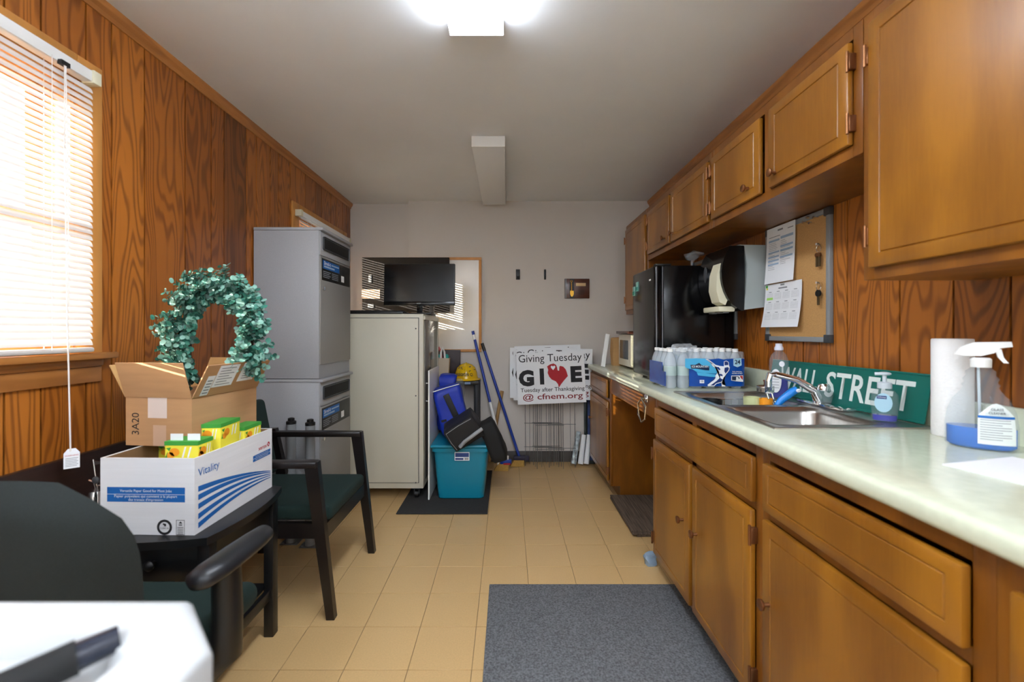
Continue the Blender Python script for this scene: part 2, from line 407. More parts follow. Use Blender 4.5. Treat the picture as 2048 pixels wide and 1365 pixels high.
# crown trims and baseboards
def crown(name, x, sgn, y0, y1):
    prof = [(0, 0), (0, -.05), (.006, -.05), (.010, -.034), (.020, -.022), (.024, -.008), (.024, 0)]
    M = Matrix.Translation((x, y0, ZC)) @ Matrix.Rotation(PI/2, 4, 'X')
    poly = [(sgn*a, c) for a, c in prof]
    b = B().prism(poly, 0, -(y1-y0), M=M)
    return struct(name, b, OAKT, 'narrow oak trim where the panelling meets the ceiling', smooth=False)
crown('trim_1', XL, 1, .3, YB2); crown('trim_2', XR, -1, .3, YB)
struct('baseboard_back', B().box(-.92, XR, YB-.008, YB, 0, .1, bev=.003).box(XL, -.92, YB2-.008, YB2, 0, .1, bev=.003), BASEB, 'dark grey vinyl base strip')

# windows
def window(n, w, label):
    y0, y1, z0, z1 = w; xo = XL-.12
    root = bpy.data.objects.new('window_%d' % n, None); C.objects.link(root); root.location = (XL, (y0+y1)/2, z0); root['kind'] = 'structure'; root['label'] = label; root['category'] = 'window'
    c = .093
    part('window_frame', B().box(XL, XL+.014, y1, y1+c, z0-.02, z1+c, bev=.003).box(XL, XL+.014, y0-c, y0, z0-.02, z1+c, bev=.003)
         .box(XL, XL+.014, y0, y1, z1, z1+c, bev=.003)
         .box(xo, XL, y1-.012, y1, z0, z1).box(xo, XL, y0, y0+.012, z0, z1).box(xo, XL, y0+.012, y1-.012, z1-.012, z1), CASING, root)
    part('window_sill', B().box(XL-.11, XL+.05, y0-.13, y1+.12, z0-.022, z0, bev=.004), OAKT, root)
    part('apron', B().box(XL, XL+.02, y0-c, y1+c, z0-.05, z0-.022, bev=.006).box(XL, XL+.012, y0-c, y1+c, z0-.105, z0-.05, bev=.003), OAKT, root)
    xs = XL-.085; zm = (z0+z1)/2
    for (p, q, xx) in ((z0, zm+.02, xs), (zm-.02, z1-.012, xs-.022)):
        s = part('sash', B().box(xx-.02, xx, y0+.012, y0+.055, p, q).box(xx-.02, xx, y1-.055, y1-.012, p, q).box(xx-.02, xx, y0+.055, y1-.055, p, p+.045).box(xx-.02, xx, y0+.055, y1-.055, q-.04, q), CASING, root)
        part('pane', B().box(xx-.012, xx-.009, y0+.055, y1-.055, p+.045, q-.04), PANE, s)
window(1, WIN[0], 'near window with orange wooden casing and sill behind white blinds')
window(2, WIN[1], 'far window with wooden casing partly hidden behind the grey bins')

def blind(y0, y1, z0, z1, xc, label, tilt):
    root = thing('venetian_blind', label, 'blind', (xc, (y0+y1)/2, z0), group='white window blinds')
    part('headrail', B().box(xc-.025, xc+.012, y0, y1, z1-.038, z1, bev=.003), WHITEP, root)
    for ye in (y0+.012, y1-.012):
        part('bracket', B().box(xc-.027, xc+.018, ye-.014, ye+.016, z1-.042, z1+.003, bev=.003), IVORY, root)
    part('bottom_rail', B().box(xc-.013, xc+.013, y0+.008, y1-.016, z0, z0+.017, bev=.006), SLAT, root)
    sb = B(); n = 5; a = math.radians(tilt); w = .025; L = (y1-y0-.026)
    vs_ = []
    for yy in (-L/2, L/2):
        row = []
        for k in range(n+1):
            t = k/n-.5; bow = .0028*(1-4*t*t)
            x = t*w*math.cos(a)+bow*math.sin(a); z = -t*w*math.sin(a)+bow*math.cos(a)
            row.append(sb.bm.verts.new((x, yy, z)))
        vs_.append(row)
    for k in range(n): sb.bm.faces.new((vs_[0][k], vs_[0][k+1], vs_[1][k+1], vs_[1][k]))
    me = sb.mesh('slat', SLAT, angle=80); z = z0+.035
    while z < z1-.05:
        o = link('slat', me, root); o.location = (0, -.004, z-z0); z += .0213
    for yl in (y0+.16, y1-.16, (y0+y1)/2):
        part('ladder_cord', B().cyl((xc+.013, yl, z0+.01), (xc+.013, yl, z1-.03), .0011, seg=6).cyl((xc-.013, yl, z0+.01), (xc-.013, yl, z1-.03), .0011, seg=6), CORDM, root)
    return root
bl = blind(.53, 1.535, 1.139, 2.112, -1.446, 'white slatted blind over the near window, cord hanging at its end', 62)
yc, xcd = 1.405, -1.424
part('pull_cord', B().tube([(xcd, yc, 2.075), (xcd, yc, 1.8), (xcd+.002, yc+.006, 1.3), (xcd+.004, yc+.015, .82)], .0022, seg=6)
     .tube([(xcd, yc+.004, 2.075), (xcd+.004, yc+.007, 1.7), (xcd+.004, yc+.01, 1.3)], .0016, seg=6), CORDM, bl)
part('cord_lock', B().box(xcd-.012, xcd+.003, yc-.012, yc+.016, 2.066, 2.08), BLACKP, bl)
F = frame((xcd+.006, yc+.017, .795), (.75, .66, 0), (0, 0, 1))
tg = part('warning_tag', B().prism([(-.019, -.03), (.019, -.03), (.019, .02), (.009, .034), (-.009, .034), (-.019, .02)], -.0004, .0004, M=F), PAPER, bl)
text('WARNING', REDI, tg, F, 0, .012, w=.032)
part('print', sheet([rect(-.015, .015-.003*(k % 2), .002-k*.005, .0035-k*.005) for k in range(6)], F), GINK, tg)
blind(3.03, 3.99, 1.139, 2.055, -1.446, 'white slatted blind over the far window, seen above the grey bin', 50)

# ceiling lights
def fixture(y0, y1, lit, label, dx=0):
    x0, x1 = -.222+dx, -.016+dx; zb = ZC-.067
    r = thing('ceiling_light', label, 'light', ((x0+x1)/2, (y0+y1)/2, zb), group='fluorescent ceiling fixtures')
    part('housing', B().box(x0+.02, x1-.02, y0+.01, y1-.01, ZC-.03, ZC), WHITEP, r)
    part('diffuser', B().box(x0, x1, y0+.006, y1-.006, zb, ZC-.03, bev=.006), DIFFL if lit else DIFFO, r)
    for yy in (y0, y1-.006): part('end_cap', B().box(x0-.001, x1+.001, yy, yy+.006, zb-.001, ZC-.001, bev=.002), WHITEP, r)
fixture(.45, 1.69, True, 'lit fluorescent ceiling fixture nearest the camera')
fixture(2.70, 3.94, False, 'unlit white fluorescent ceiling fixture reaching the end wall')
for yy, xo_, w1 in ((-1.7, -.75, 'left of the room behind the camera'), (-1.7, .75, 'right of the room behind the camera'), (-3.35, -.45, 'left at the near end of the room'), (-3.35, .65, 'right at the near end of the room')):
    fixture(yy, yy+1.24, True, 'added unseen fluorescent fill fixture '+w1, xo_)  # unseen fixtures added behind the camera for even frontal light

# ============================================================ KITCHEN RUN
XF = .745; ZT = .921; XCF = .715
def panel_door(w, h, t=.018, inset=.045, raised=True):
    """slab door, front facing -X at x=-t, centred on y, from z=0 up, with a routed panel line"""
    b = B(); b.box(-t, 0, -w/2, w/2, 0, h, bev=.005, seg=2)
    fr = [f for f in b.bm.faces if f.normal.x < -.99 and f.calc_area() > .3*w*h]
    i = min(inset, w*.2, h*.28)
    bmesh.ops.inset_region(b.bm, faces=fr, thickness=i)
    bmesh.ops.inset_region(b.bm, faces=fr, thickness=.003, depth=-.0035)
    bmesh.ops.inset_region(b.bm, faces=fr, thickness=.004, depth=.003)
    return b
def knob(parent, y, z, x=-.018):
    M = Matrix.Translation((x, y, z)) @ Matrix.Rotation(-PI/2, 4, 'Y')
    part('knob', B().lathe([(.006, 0), (.005, .014), (.013, .018), (.0155, .022), (.0155, .026), (.011, .029), (.004, .0295)], seg=20, M=M), BRONZE, parent, local=True)
def hinge(parent, y, z, x=-.02):
    part('hinge', B().box(x, x+.022, y-.006, y+.006, z-.024, z+.024, bev=.002).cyl((x-.002, y, z-.03), (x-.002, y, z+.03), .0042, seg=10), BRONZE, parent, local=True)
def door(parent, y0, y1, z0, z1, xf, knob_at=None, hinge_side=None, name='door', inset=.045):
    me = panel_door(y1-y0, z1-z0, inset=inset).mesh(name, MAPLE, angle=25)
    o = link(name, me, parent); o.location = Vector((xf, (y0+y1)/2, z0))-wloc(parent)
    w, h = y1-y0, z1-z0
    if knob_at: knob(o, knob_at[0]-(y0+y1)/2, knob_at[1]-z0)
    if hinge_side:
        ye = hinge_side*(w/2+.004)
        for zz in (.13*h, .87*h) if h > .35 else (.2*h, .8*h): hinge(o, ye, zz)
    return o
def carcass(y0, y1, z0, z1, xf, xb, mids=(), rails=(), toe=False, top=False):
    b = B()
    b.box(xf+.02, xb, y0, y0+.016, z0, z1).box(xf+.02, xb, y1-.016, y1, z0, z1).box(xf+.02, xb, y0+.016, y1-.016, z0, z0+.016).box(xb-.012, xb, y0+.016, y1-.016, z0+.016, z1)
    if top: b.box(xf+.02, xb, y0+.016, y1-.016, z1-.016, z1)
    # face frame
    b.box(xf, xf+.02, y0, y0+.035, z0, z1, bev=.0015).box(xf, xf+.02, y1-.035, y1, z0, z1, bev=.0015)
    b.box(xf, xf+.02, y0+.035, y1-.035, z0, z0+.035).box(xf, xf+.02, y0+.035, y1-.035, z1-.035, z1)
    for m in mids: b.box(xf, xf+.02, m-.02, m+.02, z0+.035, z1-.035)
    for r in rails: b.box(xf, xf+.02, y0+.035, y1-.035, r-.015, r+.015)
    if toe: b.box(xf+.07, xf+.085, y0, y1, 0, z0).box(xf+.085, xb, y0, y0+.016, 0, z0).box(xf+.085, xb, y1-.016, y1, 0, z0)
    return b
XB = 1.30
g = 'oak kitchen base cabinets'
cab = thing('base_cabinet', 'far base cabinet with one drawer and one door, beside the yard signs', 'cabinet', (XF, 3.5, 0), group=g)
part('body', carcass(3.16, 3.87, .09, .878, XF, XB, rails=(.70,), toe=True), MAPLEF, cab)
door(cab, 3.22, 3.84, .72, .855, XF, name='drawer_front', inset=.03); door(cab, 3.20, 3.85, .115, .695, XF, (3.77, .47), -1)
cab = thing('base_cabinet', 'sink base cabinet with two doors under one wide false drawer front', 'cabinet', (XF, 1.74, 0), group=g)
part('body', carcass(1.275, 2.195, .09, .878, XF, XB, mids=(1.74,), rails=(.69,), toe=True), MAPLEF, cab)
door(cab, 1.305, 2.165, .70, .835, XF, name='drawer_front', inset=.03)
door(cab, 1.755, 2.185, .105, .675, XF, (1.81, .43), 1); door(cab, 1.31, 1.725, .105, .675, XF, (1.68, .43), -1)
cab = thing('base_cabinet', 'near base cabinet with a wide drawer over a single door, under the spray bottle', 'cabinet', (XF, .97, 0), group=g)
part('body', carcass(.665, 1.275, .09, .878, XF, XB, rails=(.69,), toe=True), MAPLEF, cab)
door(cab, .70, 1.25, .70, .835, XF, name='drawer_front', inset=.03); door(cab, .70, 1.25, .105, .675, XF, (1.215, .45), -1)
cab = thing('base_cabinet', 'nearest base cabinet cut off by the picture edge at lower right', 'cabinet', (XF, .35, 0), group=g)
part('body', carcass(.05, .665, .09, .878, XF, XB, rails=(.69,), toe=True), MAPLEF, cab)
door(cab, .085, .635, .70, .835, XF, name='drawer_front', inset=.03); door(cab, .085, .635, .105, .675, XF, (.6, .45), -1)
kn = thing('knee_space_panel', 'oak apron panel across the open knee space under the counter', 'panel', (XF, 2.68, .76), group=None)
part('apron', B().box(XF, XF+.02, 2.197, 3.158, .765, .878, bev=.002), MAPLEF, kn)
part('back_panel', B().box(XB-.01, XB, 2.197, 3.158, 0, .765), MAPLEF, kn)
rg = thing('towel_ring', 'chrome towel ring hanging on the knee space apron', 'towel ring', (XF, 2.32, .83))
part('mount', B().box(XF-.012, XF, 2.30, 2.345, .835, .875, bev=.004).cyl((XF-.012, 2.322, .852), (XF-.035, 2.322, .852), .007), CHROME, rg)
part('ring', B().tube([(XF-.032, 2.322+.07*math.sin(a), .79+.062*math.cos(a)) for a in [2*PI*k/6+PI/6*0 for k in range(6)]], .0055, closed=True), CHROME, rg)

# countertop with a hole for the sink
SX0, SX1, SY0, SY1 = .79, 1.255, 1.29, 2.07
ct = thing('countertop', 'long pale green laminate countertop with low backsplash', 'countertop', (1.0, 2.0, ZT-.043))
b = B(); y0, y1 = .05, 3.89; zb = ZT-.043; h = .012
prof = [(XCF+.012, zb), (XCF+.003, zb+.004), (XCF, zb+.012), (XCF, ZT-.013), (XCF+.004, ZT-.004), (XCF+.014, ZT), (SX0+h, ZT), (SX0+h, zb)]
Mx = Matrix.Translation((0, y0, 0)) @ Matrix.Rotation(PI/2, 4, 'X')
b.prism(prof, 0, -(y1-y0), M=Mx)
b.box(SX0+h, XR-.024, y0, SY0+h, zb, ZT).box(SX0+h, XR-.024, SY1-h, y1, zb, ZT).box(SX1-h, XR-.02, SY0+h, SY1-h, zb, ZT)
part('top', b, LAMI, ct, angle=50)
part('backsplash', B().box(XR-.024, XR-.003, y0, y1, ZT-.02, 1.015, bev=.006), LAMI, ct)

# upper cabinets
g = 'oak upper cabinets'; XU = 1.01; XUB = XR-.001
uc = thing('upper_cabinet', 'tall narrow upper cabinet at the far end above the microwave', 'cabinet', (XU, 3.43, 1.352), group=g)
part('body', carcass(3.145, 3.72, 1.352, 2.10, XU, XUB, top=True), MAPLEF, uc)
door(uc, 3.17, 3.69, 1.385, 2.06, XU, (3.21, 1.44), 1)
uc = thing('upper_cabinet', 'short upper cabinet with two doors above the black fridge', 'cabinet', (XU, 2.65, 1.72), group=g)
part('body', carcass(2.153, 3.143, 1.72, 2.10, XU, XUB, mids=(2.685,), top=True), MAPLEF, uc)
door(uc, 2.70, 3.11, 1.755, 2.055, XU, (2.76, 1.80), 1); door(uc, 2.175, 2.665, 1.755, 2.055, XU, (2.62, 1.80), -1)
uc = thing('upper_cabinet', 'short upper cabinet with two doors above the cork board', 'cabinet', (XU, 1.7, 1.72), group=g)
part('body', carcass(1.242, 2.15, 1.72, 2.10, XU, XUB, mids=(1.695,), top=True), MAPLEF, uc)
door(uc, 1.725, 2.135, 1.755, 2.055, XU, (1.80, 1.80), 1); door(uc, 1.275, 1.665, 1.755, 2.055, XU, (1.62, 1.80), -1)
uc = thing('upper_cabinet', 'large deep upper cabinet nearest the camera at top right', 'cabinet', (XU, .9, 1.355), group=g)
part('body', carcass(.55, 1.239, 1.355, 2.10, XU, XUB, top=True), MAPLEF, uc)
door(uc, .585, 1.205, 1.385, 2.06, XU, (.63, 1.44), 1)

# sink
b = B()
zr = ZT+.004; bowls = [(1.335, 1.655), (1.695, 2.03)]; bx0, bx1 = SX0+.035, SX1-.10
xs = [SX0, bx0, bx1, SX1]; ys = [SY0, bowls[0][0], bowls[0][1], bowls[1][0], bowls[1][1], SY1]
for i in range(3):
    for j in range(5):
        if i == 1 and j in (1, 3): continue
        b.quad((xs[i], ys[j], zr), (xs[i+1], ys[j], zr), (xs[i+1], ys[j+1], zr), (xs[i], ys[j+1], zr))
bmesh.ops.remove_doubles(b.bm, verts=b.bm.verts, dist=1e-5)
for (p, q) in bowls:
    def rr(x0, x1, y0, y1, r, z, n=5):
        out = []
        for cx, cy, a0 in ((x1-r, y1-r, 0), (x0+r, y1-r, PI/2), (x0+r, y0+r, PI), (x1-r, y0+r, 1.5*PI)):
            out += [(cx+r*math.cos(a0+PI/2*k/n), cy+r*math.sin(a0+PI/2*k/n), z) for k in range(n+1)]
        return out
    rings = [[b.bm.verts.new(c) for c in rr(bx0+d, bx1-d, p+d, q-d, r, z)] for d, r, z in ((-.003, .012, zr+.0008), (.004, .05, zr-.004), (.01, .055, zr-.02), (.018, .06, zr-.15), (.04, .06, zr-.172), (.1, .05, zr-.176))]
    for u, v in zip(rings, rings[1:]):
        n = len(u)
        for k in range(n): b.bm.faces.new((u[k], u[(k+1) % n], v[(k+1) % n], v[k]))
    b.bm.faces.new(rings[-1])
# rolled outer edge
sk = thing('kitchen_sink', 'double bowl stainless steel sink set in the countertop', 'sink', (1.02, 1.68, ZT))
part('basin', b, STEEL, sk, angle=50)
part('rim', B().tube([(SX0, SY0, ZT+.002), (SX1, SY0, ZT+.002), (SX1, SY1, ZT+.002), (SX0, SY1, ZT+.002)], .0042, seg=8, closed=True), STEEL, sk)
for (p, q) in bowls: part('drain', B().lathe([(.04, 0), (.04, .003), (.03, .0035), (.028, .001)], c=((bx0+bx1)/2, (p+q)/2, zr-.1755)), CHROME, sk)
# faucet
fx, fy, fz = 1.205, 1.665, zr
fa = thing('faucet', 'chrome kitchen faucet with clear acrylic knob in front of the street sign', 'faucet', (fx, fy, fz))
part('deck_plate', B().box(fx-.028, fx+.028, fy-.12, fy+.12, fz, fz+.012, bev=.005), CHROME, fa)
part('handle', B().lathe([(.022, .012), (.026, .02), (.03, .045), (.028, .06), (.012, .066)], c=(fx, fy, fz), seg=12), GLASS, fa)
part('handle_cap', B().lathe([(.02, .06), (.021, .075), (.016, .085), (.006, .088)], c=(fx, fy, fz)), CHROME, fa)
part('spout', B().tube([(fx, fy+.03, fz+.01), (fx-.01, fy+.035, fz+.055), (fx-.07, fy+.05, fz+.095), (fx-.14, fy+.07, fz+.115), (fx-.16, fy+.075, fz+.115), (fx-.165, fy+.077, fz+.085)], [.017, .017, .014, .012, .012, .012], seg=14), CHROME, fa)
part('aerator', B().cyl((fx-.165, fy+.077, fz+.065), (fx-.165, fy+.077, fz+.088), .0125), CHROME, fa)

# ============================================================ LEFT SIDE: CHAIRS, TABLE, BOXES
# dark wooden board standing against the wall below the near window
single('wooden_board', B().box(-.012, .012, -.62, .62, 0, .787, bev=.003, M=Matrix.Translation((XL+.045, 1.27, .001)) @ Matrix.Rotation(math.radians(-2.2), 4, 'Y')), DKWOOD,
       'dark brown wooden board leaning on the panelled wall below the window', 'board')

# side table with bowed edges, one drawer and a low shelf
TZ = .575
tb = thing('side_table', 'black wooden side table with bowed edges and a drawer, carrying the boxes', 'table', (-1.16, 1.57, 0))
def bowed(x0, x1, y0, y1, bow, n=10):
    out = []
    for k in range(n): t = k/n; out.append((x0+(x1-x0)*t, y0-bow*4*t*(1-t)))
    for k in range(n): t = k/n; out.append((x1+bow*4*t*(1-t), y0+(y1-y0)*t))
    for k in range(n): t = k/n; out.append((x1-(x1-x0)*t, y1+bow*4*t*(1-t)))
    for k in range(n): t = k/n; out.append((x0, y1-(y1-y0)*t))
    return out
part('table_top', B().prism(bowed(-1.42, -.925, 1.345, 1.79, .035), TZ-.024, TZ), TBLK, tb)
for x, y in ((-1.385, 1.375), (-.945, 1.375), (-1.385, 1.745), (-.945, 1.745)):
    part('leg', B().box(x-.019, x+.019, y-.019, y+.019, 0, TZ-.024, bev=.003), TBLK, tb)
part('apron', B().box(-.962, -.942, 1.394, 1.726, TZ-.15, TZ-.024).box(-1.388, -1.368, 1.394, 1.726, TZ-.15, TZ-.024).box(-1.366, -.964, 1.735, 1.755, TZ-.15, TZ-.024), TBLK, tb)
dr = part('drawer', B().box(-1.364, -.966, 1.362, 1.38, TZ-.145, TZ-.027, bev=.003), TBLK, tb)
part('knob', B().lathe([(.006, 0), (.006, .01), (.014, .016), (.016, .024), (.01, .031), (.002, .033)], M=Matrix.Translation((-1.1, 1.362, TZ-.085)) @ Matrix.Rotation(PI/2, 4, 'X')), BLACKP, dr)
for x in (-1.385, -.945):
    part('stretcher', B().box(x-.01, x+.01, 1.394, 1.726, .15, .19, bev=.002), TBLK, tb)
part('shelf', B().box(-1.372, -.958, 1.38, 1.74, .192, .207), TBLK, tb)

# white copy paper carton on the table, open, with juice cartons inside
WZ = TZ+.001
wb = thing('paper_carton', 'open white copy paper carton with blue stripes standing on the side table', 'box', (-1.117, 1.575, WZ), (0, 0, math.radians(-1.5)))
w2, d2, hh, tk = .15, .213, .239, .005
part('carton_wall', B().box(-w2, w2, -d2, d2, 0, .006).box(-w2, w2, -d2, -d2+tk, .006, hh).box(-w2, w2, d2-tk, d2, .006, hh).box(-w2, -w2+tk, -d2+tk, d2-tk, .006, hh).box(w2-tk, w2, -d2+tk, d2-tk, .006, hh), WCARD, wb, local=True, smooth=False)
part('inner_lining', B().box(-w2+tk, w2-tk, -d2+tk, -d2+tk+.001, .01, hh-.002).box(-w2+tk, w2-tk, d2-tk-.001, d2-tk, .01, hh-.002).box(-w2+tk, -w2+tk+.001, -d2+tk, d2-tk, .01, hh-.002).box(w2-tk-.001, w2-tk, -d2+tk, d2-tk, .01, hh-.002), BROWNIN, wb, local=True)
Ff = frame((0, -d2, hh/2), (1, 0, 0), (0, 0, 1)); Fs = frame((w2, 0, hh/2), (0, 1, 0), (0, 0, 1))
pr = part('blue_print', sheet([rect(-.128, .12, -.017, .006), rect(-.128, .12, .0075, .029)], Ff), BLUEI, wb, local=True)
text('Versatile Paper Good for Most Jobs', PAPER, wb, Ff, -.004, .017, w=.165, local=True, off=.0014)
text('Papier polyvalent qui convient à la plupart', PAPER, wb, Ff, -.004, 0, w=.2, local=True, off=.0014)
text('des travaux d\'impression', PAPER, wb, Ff, -.004, -.0105, w=.11, local=True, off=.0014)
seal = []
for k in range(24):
    a0, a1 = 2*PI*k/24, 2*PI*(k+1)/24
    seal.append([(.055+r*math.cos(a), -.095+r*math.sin(a)) for r, a in ((.024, a0), (.024, a1), (.0165, a1), (.0165, a0))])
seal += [rect(.054, .060, -.092, -.084), rect(.050, .055, -.088, -.083)]
fs = []
for (x0, x1, y0, y1) in ((.092, .119, -.1185, -.1172), (.092, .119, -.0733, -.072), (.092, .0933, -.1172, -.0733), (.1177, .119, -.1172, -.0733)): fs.append(rect(x0, x1, y0, y1))
fs += [[(.1, -.083), (.112, -.083), (.106, -.076)], rect(.1, .111, -.089, -.086)] + [rect(.096, .115, -.096-k*.005, -.0942-k*.005) for k in range(5)]
part('certification_marks', sheet(seal+fs, Ff), INK, wb, local=True)
text('ColorLok', INK, wb, Ff, .055, -.0975, w=.028, local=True)
text('Vitality', BLUEI, wb, Fs, -.15, .066, w=.098, local=True, bold=.004)
text('xerox', REDI, wb, Fs, .147, .058, w=.056, local=True, bold=.01)
part('logo_ball', sheet([ell(.187, .062, .009, .0095)], Fs), REDI, wb, local=True)
part('logo_ball_lines', sheet([[(.181, .066), (.1825, .0675), (.193, .058), (.1915, .0565)], [(.181, .058), (.1825, .0565), (.188, .0615), (.1865, .063)]], Fs, .001), PAPER, wb, local=True)
st = []
for v0, v1 in ((.58, .285), (.47, .262), (.35, .235), (.22, .21), (.10, .18)):
    n = 16
    def c(u): return (v0+(v1-v0)*u + .26*u*(1-u)*(1 if v0 < .5 else .75))
    for k in range(n):
        u0, u1 = k/n, (k+1)/n
        q = lambda u, s: (-.198+u*.40, (c(u)-.5)*hh + s*(.0075*(1-u)+.0012))
        st.append([q(u0, -1), q(u1, -1), q(u1, 1), q(u0, 1)])
st += [rect(.085, .2, .018, .0285), rect(.085, .2, .030, .041)]
part('blue_stripes', sheet(st, Fs), BLUEI, wb, local=True)
text('Versatile Paper Good for Most Jobs', PAPER, wb, Fs, .142, .0355, w=.085, local=True, off=.0014)
text('Papier polyvalent qui convient', PAPER, wb, Fs, .142, .0235, w=.085, local=True, off=.0014)
def carton(x, y, z, w, d, h, rz, label, tilt=0, tabs=False):
    t = thing('juice_carton', label, 'carton', (x, y, z), (tilt, 0, rz), group='lemonade cartons in the paper carton')
    part('carton_body', B().box(-w/2, w/2, -d/2, d/2, 0, h, bev=.002), YELLI, t, local=True)
    Fq = frame((0, -d/2, h), (1, 0, 0), (0, 0, 1)); Fr = frame((w/2, 0, h), (0, 1, 0), (0, 0, 1))
    part('green_band', B().box(-w/2-.0008, w/2+.0008, -d/2-.0008, d/2+.0008, h-.012, h+.0008), GREENI, t, local=True)
    for FF, ww in ((Fq, w), (Fr, d)):
        part('lemon_print', sheet([ell(-ww*.2, -.033, .016, .013), ell(-ww*.32, -.043, .012, .010)], FF, .0012), ORANI, t, local=True)
        part('stripe_print', sheet([[(ww*(.02+.16*k), -.05), (ww*(.07+.16*k), -.05), (ww*(.16+.16*k), -.016), (ww*(.11+.16*k), -.016)] for k in range(2)], FF, .0012), PAPER, t, local=True)
        part('leaf_print', sheet([[(-ww*.45, -.02), (-ww*.3, -.018), (-ww*.36, -.03)], [(-ww*.48, -.05), (-ww*.4, -.03), (-ww*.42, -.05)]], FF, .0012), GREENI, t, local=True)
    if tabs:
        for xx in (-w*.22, w*.3): part('white_tab', B().box(xx-.022, xx+.018, -d*.3, -d*.3+.001, h, h+.022), PAPER, t, local=True)
    return t
inb = WZ+.008
carton(-1.03, 1.415, inb, .105, .07, .278, 0, 'yellow lemonade carton with green top and white tabs at the carton front', tabs=True)
carton(-1.005, 1.535, inb, .062, .12, .312, math.radians(4), 'tall yellow lemonade carton standing at the right side of the paper carton')
carton(-1.0, 1.665, inb, .06, .11, .272, 0, 'green and yellow carton half hidden beside the brown box')
carton(-1.17, 1.66, inb, .22, .16, .232, 0, 'yellow carton lying underneath the brown cardboard box')

# brown cardboard box with open flaps
bz = inb+.2335
bb = thing('cardboard_box', 'brown cardboard box with open flaps resting on top of the paper carton', 'box', (-1.175, 1.652, bz), (0, 0, math.radians(-7)))
bw, bd, bh, tk = .126, .158, .168, .004
part('box_wall', B().box(-bw, bw, -bd, bd, 0, tk).box(-bw, bw, -bd, -bd+tk, tk, bh).box(-bw, bw, bd-tk, bd, tk, bh).box(-bw, -bw+tk, -bd+tk, bd-tk, tk, bh).box(bw-tk, bw, -bd+tk, bd-tk, tk, bh), CARD, bb, local=True, smooth=False)
def flap(e0, e1, out, length, angle, skew=0):
    """hinged on edge e0-e1 at the rim, opened outwards by angle from vertical"""
    e0 = Vector(e0); e1 = Vector(e1); out = Vector(out); d = out*math.sin(angle)+Vector((0, 0, 1))*math.cos(angle)
    u = (e1-e0).normalized(); nrm = u.cross(d).normalized()*.004
    p = [e0, e1, e1+d*length-u*skew, e0+d*length+u*skew*0]
    b = B(); a = [b.bm.verts.new(q) for q in p]; c = [b.bm.verts.new(q+nrm) for q in p]
    b.bm.faces.new(a[::-1]); b.bm.faces.new(c)
    for k in range(4): b.bm.faces.new((a[k], a[(k+1) % 4], c[(k+1) % 4], c[k]))
    return b, frame(e0+(e1-e0)/2+d*length/2, u, d)
fb, FF = flap((-bw, -bd, bh), (bw, -bd, bh), (0, -1, 0), .125, math.radians(16)); part('flap', fb, CARD, bb, local=True, smooth=False)
fb, FR = flap((bw, -bd, bh), (bw, bd, bh), (1, 0, 0), .125, math.radians(28)); fr_ = part('flap', fb, CARD, bb, local=True, smooth=False)
fb, _ = flap((bw, bd, bh), (-bw, bd, bh), (0, 1, 0), .125, math.radians(24)); part('flap', fb, CARDL, bb, local=True, smooth=False)
fb, _ = flap((-bw, bd, bh), (-bw, -bd, bh), (-1, 0, 0), .125, math.radians(30)); part('flap', fb, CARDL, bb, local=True, smooth=False)
Fb = frame((0, -bd, bh/2), (1, 0, 0), (0, 0, 1))
part('tape_patch', sheet([rect(-.04, .033, .012, .082)], Fb), mat('pale_tape', '#dccbc0', .4), bb, local=True)
part('tape_patch', sheet([rect(-.02, .03, -.083, -.012)], Fb), TAPE, bb, local=True)
text('3A20', INK, bb, frame((-.088, -bd, .075), (0, 0, 1), (-1, 0, 0)), 0, 0, w=.075, h=.028, local=True)
FR2 = FR.copy()
for rc, ln in ((rect(-.10, -.005, -.03, .058), [rect(-.09, -.02-.02*(k % 2), .045-k*.011, .048-k*.011) for k in range(7)]),
               (rect(.015, .1, -.02, .06), [rect(.03+k*.006, .033+k*.006, .035, .055) for k in range(9)] + [rect(.03, .085-.015*(k % 2), .022-k*.01, .025-k*.01) for k in range(4)]),
               (rect(-.135, -.102, -.058, .02), [rect(-.13, -.107, -.05+k*.012, -.045+k*.012) for k in range(5)])):
    lb = part('shipping_label', sheet([rc], FR2, .0048), PAPER, bb, local=True)
    part('label_print', sheet(ln, FR2, .0056), GINK, lb, local=True)

# eucalyptus wreath standing in the brown box
wr_ = thing('eucalyptus_wreath', 'green artificial eucalyptus wreath standing up out of the brown box', 'wreath', (-1.125, 1.67, .87))
rx, rz_, zc_ = .098, .172, 1.178
def ringpt(a): return Vector((-1.095-.03*max(0, -math.sin(a)), 1.665+.03*math.cos(a), zc_+rz_*math.sin(a))) + Vector((rx*math.cos(a), 0, 0))
part('vine_ring', B().tube([ringpt(2*PI*k/40) for k in range(40)], .013, seg=7, closed=True), mat('vine', '#3b2c1c', .9), wr_)
def leaf_mesh(r, m):
    b = B(); n = 9; c = b.bm.verts.new((r, 0, -.15*r)); ring = []
    for k in range(n):
        a = 2*PI*k/n; x = r+r*math.cos(a); y = r*.92*math.sin(a); ring.append(b.bm.verts.new((x, y, .12*r*abs(math.sin(a))+.05*r*math.cos(2*a))))
    for k in range(n): b.bm.faces.new((c, ring[k], ring[(k+1) % n]))
    return b.mesh('leaf', m, angle=80)
leafs = [leaf_mesh(r, m) for r in (.0085, .011, .0065) for m in LEAF]
stuff = B(); rest = {0: B(), 1: B(), 2: B(), 3: B()}
stem = B(); cnt = 0; spr = []
